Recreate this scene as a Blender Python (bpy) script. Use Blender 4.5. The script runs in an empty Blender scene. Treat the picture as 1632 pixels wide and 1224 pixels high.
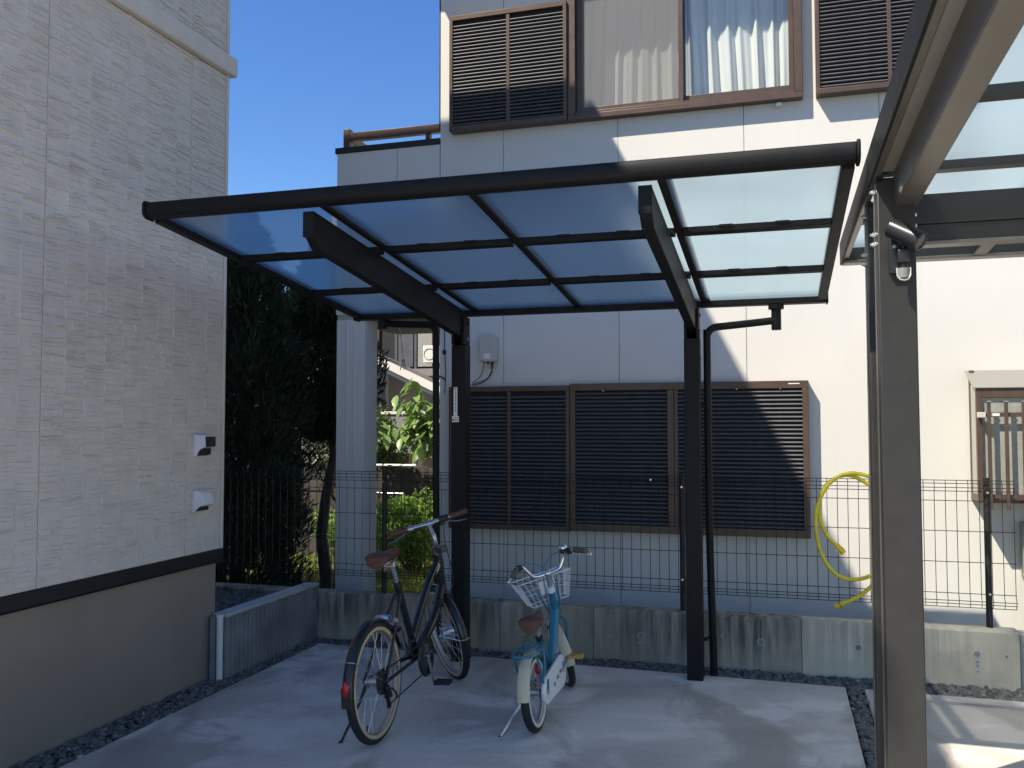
import bpy, math, random
import numpy as np
from mathutils import Vector, Matrix, Quaternion
R_ = math.radians
rnd = random.Random(7)
rng = np.random.default_rng(11)

# ------------------------------------------------------------------ camera, sky, sun, exposure
scene = bpy.context.scene
FPX, YAW, PITCH = 1417.6, 0.2901, 0.0462
CAM = Vector((0.0, 0.0, 1.5))
cam_d = bpy.data.cameras.new('camera')
cam_d.sensor_fit = 'HORIZONTAL'; cam_d.sensor_width = 36.0
cam_d.lens = 36.0 * FPX / 1632.0
cam_d.clip_start = 0.05; cam_d.clip_end = 2000
cam = bpy.data.objects.new('camera', cam_d)
scene.collection.objects.link(cam)
cam.location = CAM
cam.rotation_euler = (math.pi / 2 + PITCH, 0.0011, YAW)
scene.camera = cam

SUN = Vector((1.0, 1.0, -1.94)).normalized()          # direction the light travels
elev = math.asin(-SUN.z)
world = bpy.data.worlds.new('World'); scene.world = world; world.use_nodes = True
wn = world.node_tree; wn.nodes.clear()
sky = wn.nodes.new('ShaderNodeTexSky'); sky.sky_type = 'NISHITA'; sky.sun_disc = False
sky.sun_elevation = elev; sky.sun_rotation = R_(225)
sky.air_density = 1.0; sky.dust_density = 0.15; sky.ozone_density = 3.0; sky.altitude = 50
bg = wn.nodes.new('ShaderNodeBackground'); bg.inputs['Strength'].default_value = 0.105
wo = wn.nodes.new('ShaderNodeOutputWorld')
hsv = wn.nodes.new('ShaderNodeHueSaturation'); hsv.inputs['Saturation'].default_value = 1.25; hsv.inputs['Hue'].default_value = 0.509
wn.links.new(sky.outputs[0], hsv.inputs['Color']); wn.links.new(hsv.outputs[0], bg.inputs[0]); wn.links.new(bg.outputs[0], wo.inputs[0])

sl = bpy.data.lights.new('sun', 'SUN'); sl.energy = 5.0; sl.angle = R_(0.53); sl.color = (1.0, 0.91, 0.76)
so = bpy.data.objects.new('sun', sl); scene.collection.objects.link(so)
so.rotation_mode = 'QUATERNION'; so.rotation_quaternion = SUN.to_track_quat('-Z', 'Y'); so.location = (-6, -6, 12)

vs = scene.view_settings
vs.view_transform = 'Standard'; vs.look = 'None'; vs.gamma = 1.0; vs.exposure = 0.85
vs.use_curve_mapping = False

# ------------------------------------------------------------------ materials
MATS = {}
def mat(name, col, rough=0.6, metal=0.0, var=0.0, vscale=6.0, bump=0.0, bscale=60.0, spec=0.5, col2=None, stretch=None, coat=0.0):
    if name in MATS: return MATS[name]
    m = bpy.data.materials.new(name); m.use_nodes = True
    nt = m.node_tree; b = nt.nodes['Principled BSDF']
    b.inputs['Base Color'].default_value = (*col, 1)
    b.inputs['Roughness'].default_value = rough
    b.inputs['Metallic'].default_value = metal
    b.inputs['Specular IOR Level'].default_value = spec
    b.inputs['Coat Weight'].default_value = coat
    tc = nt.nodes.new('ShaderNodeTexCoord')
    src = tc.outputs['Object']
    if stretch:
        mp = nt.nodes.new('ShaderNodeMapping'); mp.inputs['Scale'].default_value = stretch
        nt.links.new(src, mp.inputs['Vector']); src = mp.outputs[0]
    if var > 0 or col2:
        n = nt.nodes.new('ShaderNodeTexNoise'); n.inputs['Scale'].default_value = vscale; n.inputs['Detail'].default_value = 5
        nt.links.new(src, n.inputs['Vector'])
        cr = nt.nodes.new('ShaderNodeValToRGB')
        cr.color_ramp.elements[0].position = 0.32; cr.color_ramp.elements[1].position = 0.68
        c2 = col2 if col2 else tuple(min(1, c * (1 + var)) for c in col)
        c1 = col if col2 else tuple(c * (1 - var) for c in col)
        cr.color_ramp.elements[0].color = (*c1, 1); cr.color_ramp.elements[1].color = (*c2, 1)
        nt.links.new(n.outputs['Fac'], cr.inputs[0]); nt.links.new(cr.outputs[0], b.inputs['Base Color'])
        r2 = nt.nodes.new('ShaderNodeMapRange'); r2.inputs[3].default_value = rough * 0.85; r2.inputs[4].default_value = min(1, rough * 1.15)
        nt.links.new(n.outputs['Fac'], r2.inputs[0]); nt.links.new(r2.outputs[0], b.inputs['Roughness'])
    if bump > 0:
        n2 = nt.nodes.new('ShaderNodeTexNoise'); n2.inputs['Scale'].default_value = bscale; n2.inputs['Detail'].default_value = 4
        nt.links.new(src, n2.inputs['Vector'])
        bp = nt.nodes.new('ShaderNodeBump'); bp.inputs['Strength'].default_value = bump; bp.inputs['Distance'].default_value = 0.004
        nt.links.new(n2.outputs['Fac'], bp.inputs['Height']); nt.links.new(bp.outputs[0], b.inputs['Normal'])
    MATS[name] = m
    return m

M_SIDING = mat('siding', (0.635, 0.578, 0.51), 0.75, var=0.05, vscale=9, bump=0.25, bscale=140)
M_SIDJOINT = mat('sealant', (0.50, 0.46, 0.42), 0.8, var=0.05)
M_BASE = mat('mortar_base', (0.26, 0.222, 0.18), 0.9, var=0.10, vscale=1.6, bump=0.35, bscale=90)
M_BLACK = mat('black_aluminium', (0.0085, 0.0085, 0.0095), 0.55, 0.0, var=0.18, vscale=14, bump=0.05, bscale=250, spec=0.22)
M_FLASH = mat('black_flashing', (0.010, 0.010, 0.012), 0.5, var=0.15, vscale=5)
M_BRONZE = mat('dark_bronze', (0.027, 0.026, 0.0245), 0.42, 0.1, var=0.10, vscale=18, bump=0.03, bscale=250)
M_BRONZE_L = mat('bronze_light', (0.21, 0.19, 0.165), 0.38, 0.65, var=0.08, vscale=18)
M_STEEL = mat('bolt_steel', (0.55, 0.55, 0.55), 0.3, 1.0, var=0.1, vscale=30)
M_CHROME = mat('chrome', (0.72, 0.73, 0.75), 0.16, 1.0, var=0.05, vscale=30)
M_ALU = mat('brushed_alu', (0.50, 0.51, 0.53), 0.35, 1.0, var=0.1, vscale=40)
M_FRAME = mat('brown_sash', (0.088, 0.056, 0.040), 0.42, 0.2, var=0.10, vscale=12)
M_SLAT = mat('dark_slat', (0.080, 0.082, 0.090), 0.5, 0.0, var=0.12, vscale=9)
M_DARK = mat('dark_void', (0.012, 0.012, 0.014), 0.8, var=0.2)
M_CURTAIN = mat('curtain_fabric', (0.84, 0.80, 0.73), 0.9, var=0.03, vscale=4)
M_PVC = mat('white_pvc', (0.62, 0.62, 0.60), 0.5, var=0.06, vscale=8)
M_BOX = mat('grey_box', (0.50, 0.48, 0.43), 0.55, var=0.05, vscale=8)
M_LABEL = mat('label_white', (0.75, 0.74, 0.70), 0.6, var=0.04, vscale=30)
M_INK = mat('ink', (0.06, 0.06, 0.07), 0.7, var=0.1)
M_YELINK = mat('yellow_print', (0.55, 0.40, 0.08), 0.7, var=0.1)
M_RUBBER = mat('black_rubber', (0.012, 0.012, 0.013), 0.7, var=0.15, vscale=30, bump=0.2, bscale=200)
M_GUM = mat('tan_sidewall', (0.46, 0.36, 0.23), 0.7, var=0.1, vscale=20)
M_WHITEWALL = mat('white_sidewall', (0.62, 0.61, 0.58), 0.65, var=0.06, vscale=20)
M_BIKEBLK = mat('black_gloss', (0.010, 0.010, 0.011), 0.28, var=0.15, vscale=10, coat=0.3)
M_BIKEMAT = mat('black_plastic', (0.014, 0.014, 0.015), 0.55, var=0.15, vscale=20)
M_LEATHER = mat('brown_leather', (0.095, 0.034, 0.020), 0.5, var=0.2, vscale=25, bump=0.25, bscale=180)
M_RED = mat('red_reflector', (0.42, 0.012, 0.015), 0.2, var=0.1, vscale=60)
M_TEAL = mat('blue_paint', (0.010, 0.165, 0.255), 0.3, var=0.08, vscale=10, coat=0.4)
M_CREAM = mat('cream_paint', (0.56, 0.50, 0.34), 0.38, var=0.07, vscale=9)
M_WPAINT = mat('white_paint', (0.72, 0.72, 0.72), 0.4, var=0.04, vscale=10)
M_OLIVE = mat('olive_grip', (0.085, 0.08, 0.05), 0.65, var=0.12, vscale=40)
M_BLUEC = mat('blue_cable', (0.03, 0.17, 0.36), 0.4, var=0.1, vscale=20)
M_NAVY = mat('navy_print', (0.02, 0.05, 0.16), 0.5, var=0.1)
M_AMBER = mat('amber_pedal', (0.42, 0.25, 0.06), 0.4, var=0.15, vscale=30)
M_HOSE = mat('yellow_hose', (0.72, 0.56, 0.03), 0.42, var=0.07, vscale=14)
M_HOSE2 = mat('yellow_connector', (0.78, 0.50, 0.02), 0.4, var=0.07, vscale=14)
M_WIRE = mat('dark_wire', (0.013, 0.012, 0.011), 0.5, 0.1, var=0.15, vscale=10)
M_GLASSY = mat('lens_glass', (0.30, 0.30, 0.27), 0.15, var=0.1, vscale=40)
M_BARK = mat('bark', (0.07, 0.055, 0.042), 0.9, var=0.3, vscale=18, bump=0.6, bscale=60)
M_FARWALL = mat('far_siding', (0.50, 0.44, 0.37), 0.8, var=0.06, vscale=3, bump=0.3, bscale=20)
M_FARWHITE = mat('far_white', (0.66, 0.63, 0.58), 0.7, var=0.05, vscale=4)
M_FARROOF = mat('far_roof', (0.12, 0.10, 0.09), 0.7, var=0.15, vscale=5)
M_FARGREY = mat('far_block', (0.22, 0.21, 0.20), 0.85, var=0.12, vscale=5)
M_SOFFIT = mat('soffit', (0.34, 0.31, 0.25), 0.8, var=0.05, vscale=4)
M_SOIL = mat('soil', (0.10, 0.085, 0.065), 0.95, var=0.3, vscale=2.5, bump=0.6, bscale=40)
M_STONE = mat('gravel_stone', (0.055, 0.052, 0.048), 0.75, col2=(0.19, 0.18, 0.165), vscale=22, bump=0.4, bscale=90)
M_STONE_L = mat('gravel_pale', (0.30, 0.29, 0.27), 0.75, var=0.25, vscale=22, bump=0.4, bscale=90)

def leaf_mat(name, c1, c2, trans=0.35, rough=0.5):
    m = bpy.data.materials.new(name); m.use_nodes = True; nt = m.node_tree
    b = nt.nodes['Principled BSDF']; b.inputs['Roughness'].default_value = rough
    tc = nt.nodes.new('ShaderNodeTexCoord'); n = nt.nodes.new('ShaderNodeTexNoise'); n.inputs['Scale'].default_value = 5.0
    n.inputs['Detail'].default_value = 3
    g = nt.nodes.new('ShaderNodeNewGeometry')
    ad = nt.nodes.new('ShaderNodeMath'); ad.operation = 'ADD'
    sb = nt.nodes.new('ShaderNodeMath'); sb.operation = 'MULTIPLY'; sb.inputs[1].default_value = 0.55
    nt.links.new(tc.outputs['Object'], n.inputs['Vector'])
    nt.links.new(n.outputs['Fac'], ad.inputs[0]); nt.links.new(g.outputs['Random Per Island'], sb.inputs[0]); nt.links.new(sb.outputs[0], ad.inputs[1])
    cr = nt.nodes.new('ShaderNodeValToRGB'); cr.color_ramp.elements[0].position = 0.35; cr.color_ramp.elements[1].position = 0.95
    cr.color_ramp.elements[0].color = (*c1, 1); cr.color_ramp.elements[1].color = (*c2, 1)
    nt.links.new(ad.outputs[0], cr.inputs[0]); nt.links.new(cr.outputs[0], b.inputs['Base Color'])
    tr = nt.nodes.new('ShaderNodeBsdfTranslucent'); nt.links.new(cr.outputs[0], tr.inputs[0])
    mx = nt.nodes.new('ShaderNodeMixShader'); mx.inputs[0].default_value = trans
    nt.links.new(b.outputs[0], mx.inputs[1]); nt.links.new(tr.outputs[0], mx.inputs[2])
    nt.links.new(mx.outputs[0], nt.nodes['Material Output'].inputs[0])
    return m
L_CONIFER = leaf_mat('conifer_needles', (0.010, 0.020, 0.010), (0.030, 0.050, 0.022), 0.15, 0.6)
L_HEDGE = leaf_mat('hedge_leaves', (0.08, 0.155, 0.02), (0.22, 0.35, 0.065), 0.35)
L_BUSH = leaf_mat('bush_leaves', (0.025, 0.055, 0.015), (0.08, 0.14, 0.035), 0.3)
L_FIG = leaf_mat('broad_leaves', (0.10, 0.18, 0.035), (0.24, 0.36, 0.10), 0.35, 0.4)
L_GRASS = leaf_mat('grass_blades', (0.13, 0.19, 0.03), (0.27, 0.32, 0.07), 0.3)

def nodes_mat(name):
    m = bpy.data.materials.new(name); m.use_nodes = True
    return m, m.node_tree, m.node_tree.nodes['Principled BSDF']
def ramp(nt, src, p0, c0, p1, c1):
    r = nt.nodes.new('ShaderNodeValToRGB'); e = r.color_ramp.elements
    e[0].position = p0; e[1].position = p1
    e[0].color = (*c0, 1) if len(c0) == 3 else c0; e[1].color = (*c1, 1) if len(c1) == 3 else c1
    nt.links.new(src, r.inputs[0]); return r.outputs[0]
def noise(nt, vec, scale, detail=4, rough=0.55, dist=0.0):
    n = nt.nodes.new('ShaderNodeTexNoise'); n.inputs['Scale'].default_value = scale; n.inputs['Detail'].default_value = detail
    n.inputs['Roughness'].default_value = rough; n.inputs['Distortion'].default_value = dist
    nt.links.new(vec, n.inputs['Vector']); return n.outputs['Fac']
def mapping(nt, src, scale, loc=(0, 0, 0)):
    mp = nt.nodes.new('ShaderNodeMapping'); mp.inputs['Scale'].default_value = scale; mp.inputs['Location'].default_value = loc
    nt.links.new(src, mp.inputs['Vector']); return mp.outputs[0]
def mixc(nt, fac, a, b, mode='MIX'):
    mx = nt.nodes.new('ShaderNodeMix'); mx.data_type = 'RGBA'; mx.blend_type = mode
    if isinstance(fac, (int, float)): mx.inputs[0].default_value = fac
    else: nt.links.new(fac, mx.inputs[0])
    for i, v in ((6, a), (7, b)):
        if isinstance(v, tuple): mx.inputs[i].default_value = (*v, 1)
        else: nt.links.new(v, mx.inputs[i])
    return mx.outputs[2]

def facing(nt, lo, hi):
    lw_ = nt.nodes.new('ShaderNodeLayerWeight'); lw_.inputs[0].default_value = 0.5
    pw = nt.nodes.new('ShaderNodeMath'); pw.operation = 'POWER'; pw.inputs[1].default_value = 3.5
    nt.links.new(lw_.outputs['Facing'], pw.inputs[0])
    mr_ = nt.nodes.new('ShaderNodeMapRange'); mr_.inputs[3].default_value = lo; mr_.inputs[4].default_value = hi
    nt.links.new(pw.outputs[0], mr_.inputs[0]); return mr_.outputs[0]

# concrete slab: patchy grey with pale efflorescence and darker damp-looking marks
M_SLAB, nt, b = nodes_mat('slab_concrete')
tc = nt.nodes.new('ShaderNodeTexCoord'); o = tc.outputs['Object']
n1 = noise(nt, o, 0.9, 6, 0.6, 0.6); n2 = noise(nt, mapping(nt, o, (1.0, 1.3, 1), (3, 7, 0)), 1.3, 5, 0.5, 0.5); n3 = noise(nt, o, 60, 3)
c = ramp(nt, n1, 0.36, (0.375, 0.345, 0.305), 0.62, (0.55, 0.52, 0.475))
c = mixc(nt, ramp(nt, n2, 0.50, (0, 0, 0), 0.58, (0.85, 0.85, 0.85)), c, (0.64, 0.61, 0.57))
n4 = noise(nt, mapping(nt, o, (1.4, 0.9, 1), (11, 2, 0)), 1.1, 5, 0.55, 0.9)
c = mixc(nt, ramp(nt, n4, 0.52, (0, 0, 0), 0.60, (0.75, 0.75, 0.75)), c, (0.30, 0.275, 0.24))
tw_ = noise(nt, mapping(nt, o, (3, 40, 1)), 1.0, 4, 0.6, 0.4)
c = mixc(nt, 0.10, c, ramp(nt, tw_, 0.3, (0.3, 0.3, 0.3), 0.7, (0.7, 0.7, 0.7)), 'OVERLAY')
spk = noise(nt, o, 170, 2)
c = mixc(nt, ramp(nt, spk, 0.68, (0, 0, 0), 0.74, (0.5, 0.5, 0.5)), c, (0.17, 0.16, 0.15))
c = mixc(nt, 0.14, c, ramp(nt, n3, 0.3, (0.2, 0.2, 0.2), 0.7, (0.8, 0.8, 0.8)), 'OVERLAY')
nt.links.new(c, b.inputs['Base Color']); b.inputs['Roughness'].default_value = 0.72
bp = nt.nodes.new('ShaderNodeBump'); bp.inputs['Strength'].default_value = 0.18; bp.inputs['Distance'].default_value = 0.004
nt.links.new(noise(nt, o, 90, 5), bp.inputs['Height']); nt.links.new(bp.outputs[0], b.inputs['Normal'])

# retaining wall concrete: vertical dark streaks running from the top, form marks
def wall_concrete(name, dirt, k=1.0):
    m, nt, b = nodes_mat(name)
    tc = nt.nodes.new('ShaderNodeTexCoord'); o = tc.outputs['Object']
    n1 = noise(nt, o, 2.4, 6, 0.6, 0.3)
    c = ramp(nt, n1, 0.3, (0.29 * k, 0.252 * k, 0.192 * k), 0.7, (0.44 * k, 0.395 * k, 0.31 * k))
    st = noise(nt, mapping(nt, o, (22, 22, 1.6)), 1.0, 4, 0.6)
    sx = nt.nodes.new('ShaderNodeSeparateXYZ'); nt.links.new(o, sx.inputs[0])
    hz = nt.nodes.new('ShaderNodeMapRange'); hz.inputs[1].default_value = 0.02; hz.inputs[2].default_value = 0.27
    nt.links.new(sx.outputs[2], hz.inputs[0])
    big = noise(nt, mapping(nt, o, (1, 1, 0.4)), 2.2, 3)
    mu = nt.nodes.new('ShaderNodeMath'); mu.operation = 'MULTIPLY'
    nt.links.new(ramp(nt, st, 0.36, (0, 0, 0), 0.60, (1, 1, 1)), mu.inputs[0]); nt.links.new(hz.outputs[0], mu.inputs[1])
    mu2 = nt.nodes.new('ShaderNodeMath'); mu2.operation = 'MULTIPLY'
    nt.links.new(mu.outputs[0], mu2.inputs[0]); nt.links.new(ramp(nt, big, 0.30, (0, 0, 0), 0.55, (dirt, dirt, dirt)), mu2.inputs[1])
    c = mixc(nt, mu2.outputs[0], c, (0.075, 0.072, 0.062))
    lo = nt.nodes.new('ShaderNodeMapRange'); lo.inputs[1].default_value = 0.045; lo.inputs[2].default_value = 0.0; lo.inputs[4].default_value = 0.75
    nt.links.new(sx.outputs[2], lo.inputs[0])
    c = mixc(nt, lo.outputs[0], c, (0.09, 0.085, 0.075))
    bh = noise(nt, mapping(nt, o, (1, 1, 1)), 14, 5, 0.7)
    c = mixc(nt, ramp(nt, bh, 0.66, (0, 0, 0), 0.74, (0.4, 0.4, 0.4)), c, (0.14, 0.13, 0.11))
    nt.links.new(c, b.inputs['Base Color']); b.inputs['Roughness'].default_value = 0.85
    bp = nt.nodes.new('ShaderNodeBump'); bp.inputs['Strength'].default_value = 0.35; bp.inputs['Distance'].default_value = 0.006
    nt.links.new(noise(nt, o, 40, 6), bp.inputs['Height']); nt.links.new(bp.outputs[0], b.inputs['Normal'])
    return m
M_CONC = wall_concrete('wall_concrete', 0.95)
M_CONC2 = wall_concrete('wall_concrete_sunlit', 0.35, 1.45)  # fewer streaks; paler colour stands in for sunlight coming through the canopy
M_BLOCK = mat('ribbed_concrete', (0.20, 0.20, 0.20), 0.85, var=0.25, vscale=5, bump=0.4, bscale=50)
M_CAP = mat('cap_concrete', (0.42, 0.41, 0.38), 0.85, var=0.15, vscale=6, bump=0.3, bscale=50)

# painted wall panels: off-white paint with a faint combed texture
M_ALC, nt, b = nodes_mat('cream_wall_paint')
tc = nt.nodes.new('ShaderNodeTexCoord'); o = tc.outputs['Object']
c = ramp(nt, noise(nt, o, 1.3, 4), 0.3, (0.60, 0.585, 0.54), 0.7, (0.64, 0.625, 0.58))
c = mixc(nt, ramp(nt, noise(nt, mapping(nt, o, (7, 7, 0.5)), 1.0, 4), 0.55, (0, 0, 0), 0.8, (0.12, 0.12, 0.12)), c, (0.45, 0.42, 0.37))
nt.links.new(c, b.inputs['Base Color']); b.inputs['Roughness'].default_value = 0.7
wv = nt.nodes.new('ShaderNodeTexWave'); wv.wave_type = 'BANDS'; wv.bands_direction = 'X'; wv.inputs['Scale'].default_value = 26
wv.inputs['Distortion'].default_value = 0.4; nt.links.new(o, wv.inputs['Vector'])
bp = nt.nodes.new('ShaderNodeBump'); bp.inputs['Strength'].default_value = 0.10; bp.inputs['Distance'].default_value = 0.003
nt.links.new(wv.outputs['Fac'], bp.inputs['Height']); nt.links.new(bp.outputs[0], b.inputs['Normal'])

# frosted heat-shielding polycarbonate: clear outer skin, frosted inner face
def poly_mat(name, tint):
    m, nt, b = nodes_mat(name)
    tc = nt.nodes.new('ShaderNodeTexCoord'); o = tc.outputs['Object']
    c = mixc(nt, ramp(nt, noise(nt, o, 1.2, 3), 0.35, (0, 0, 0), 0.7, (0.2, 0.2, 0.2)), tint, tuple(x * 0.86 for x in tint))
    tr = nt.nodes.new('ShaderNodeBsdfTranslucent'); nt.links.new(c, tr.inputs[0])
    rf = nt.nodes.new('ShaderNodeBsdfRefraction'); rf.inputs['Roughness'].default_value = 0.40; rf.inputs['IOR'].default_value = 1.10
    rf.inputs[0].default_value = (0.50, 0.65, 0.75, 1)
    tp = nt.nodes.new('ShaderNodeBsdfTransparent'); tp.inputs[0].default_value = (0.90, 0.91, 0.90, 1)
    gl = nt.nodes.new('ShaderNodeBsdfGlossy'); gl.inputs['Roughness'].default_value = 0.28; gl.inputs[0].default_value = (0.8, 0.85, 0.9, 1)
    m0 = nt.nodes.new('ShaderNodeMixShader'); m0.inputs[0].default_value = 0.42
    nt.links.new(tr.outputs[0], m0.inputs[1]); nt.links.new(rf.outputs[0], m0.inputs[2])
    m1 = nt.nodes.new('ShaderNodeMixShader'); m1.inputs[0].default_value = 0.20
    nt.links.new(m0.outputs[0], m1.inputs[1]); nt.links.new(tp.outputs[0], m1.inputs[2])
    m2 = nt.nodes.new('ShaderNodeMixShader'); nt.links.new(facing(nt, 0.03, 0.30), m2.inputs[0])
    nt.links.new(m1.outputs[0], m2.inputs[1]); nt.links.new(gl.outputs[0], m2.inputs[2])
    nt.nodes.remove(b); nt.links.new(m2.outputs[0], nt.nodes['Material Output'].inputs[0])
    return m
M_POLY = poly_mat('blue_polycarbonate', (0.37, 0.52, 0.62))
M_POLYTOP, nt, b = nodes_mat('clear_skin')
tp = nt.nodes.new('ShaderNodeBsdfTransparent'); tcg = nt.nodes.new('ShaderNodeTexCoord')
nt.links.new(ramp(nt, noise(nt, tcg.outputs['Object'], 3.0, 3), 0.3, (0.86, 0.86, 0.84), 0.7, (0.93, 0.93, 0.92)), tp.inputs[0])
gl = nt.nodes.new('ShaderNodeBsdfGlossy'); gl.inputs['Roughness'].default_value = 0.12
mx = nt.nodes.new('ShaderNodeMixShader'); nt.links.new(facing(nt, 0.04, 0.4), mx.inputs[0]); nt.links.new(tp.outputs[0], mx.inputs[1]); nt.links.new(gl.outputs[0], mx.inputs[2])
nt.nodes.remove(b); nt.links.new(mx.outputs[0], nt.nodes['Material Output'].inputs[0])
def clear_top(o):
    o.data.materials.append(M_POLYTOP)
    for p in o.data.polygons:
        if p.normal.z > -0.5: p.material_index = 1
    return o

# window glass and fly-screen
M_GLASS, nt, b = nodes_mat('window_glass')
tp = nt.nodes.new('ShaderNodeBsdfTransparent'); tp.inputs[0].default_value = (0.90, 0.93, 0.94, 1)
gl = nt.nodes.new('ShaderNodeBsdfGlossy'); gl.inputs['Roughness'].default_value = 0.02
tcg = nt.nodes.new('ShaderNodeTexCoord'); bpg = nt.nodes.new('ShaderNodeBump'); bpg.inputs['Strength'].default_value = 0.02
nt.links.new(noise(nt, tcg.outputs['Object'], 2.0, 2), bpg.inputs['Height']); nt.links.new(bpg.outputs[0], gl.inputs['Normal'])
mx = nt.nodes.new('ShaderNodeMixShader'); nt.links.new(facing(nt, 0.04, 0.35), mx.inputs[0]); nt.links.new(tp.outputs[0], mx.inputs[1]); nt.links.new(gl.outputs[0], mx.inputs[2])
nt.nodes.remove(b); nt.links.new(mx.outputs[0], nt.nodes['Material Output'].inputs[0])
M_SCREEN, nt, b = nodes_mat('fly_screen_mesh')
b.inputs['Base Color'].default_value = (0.30, 0.29, 0.27, 1); b.inputs['Roughness'].default_value = 0.8
tp = nt.nodes.new('ShaderNodeBsdfTransparent'); tcg = nt.nodes.new('ShaderNodeTexCoord')
mr = nt.nodes.new('ShaderNodeMapRange'); mr.inputs[3].default_value = 0.26; mr.inputs[4].default_value = 0.32
nt.links.new(noise(nt, tcg.outputs['Object'], 3.0, 2), mr.inputs[0])
mx = nt.nodes.new('ShaderNodeMixShader'); nt.links.new(mr.outputs[0], mx.inputs[0]); nt.links.new(tp.outputs[0], mx.inputs[1]); nt.links.new(b.outputs[0], mx.inputs[2])
nt.links.new(mx.outputs[0], nt.nodes['Material Output'].inputs[0])

# ------------------------------------------------------------------ builders
COL = scene.collection
def at(px, py, Y):
    """world point seen at photo pixel (px,py) at depth Y (used only to take measurements)"""
    d = Vector(((px - 816) / FPX, -(py - 612) / FPX, -1.0))
    w = cam.rotation_euler.to_matrix() @ d
    return CAM + w * ((Y - CAM.y) / w.y)

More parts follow.
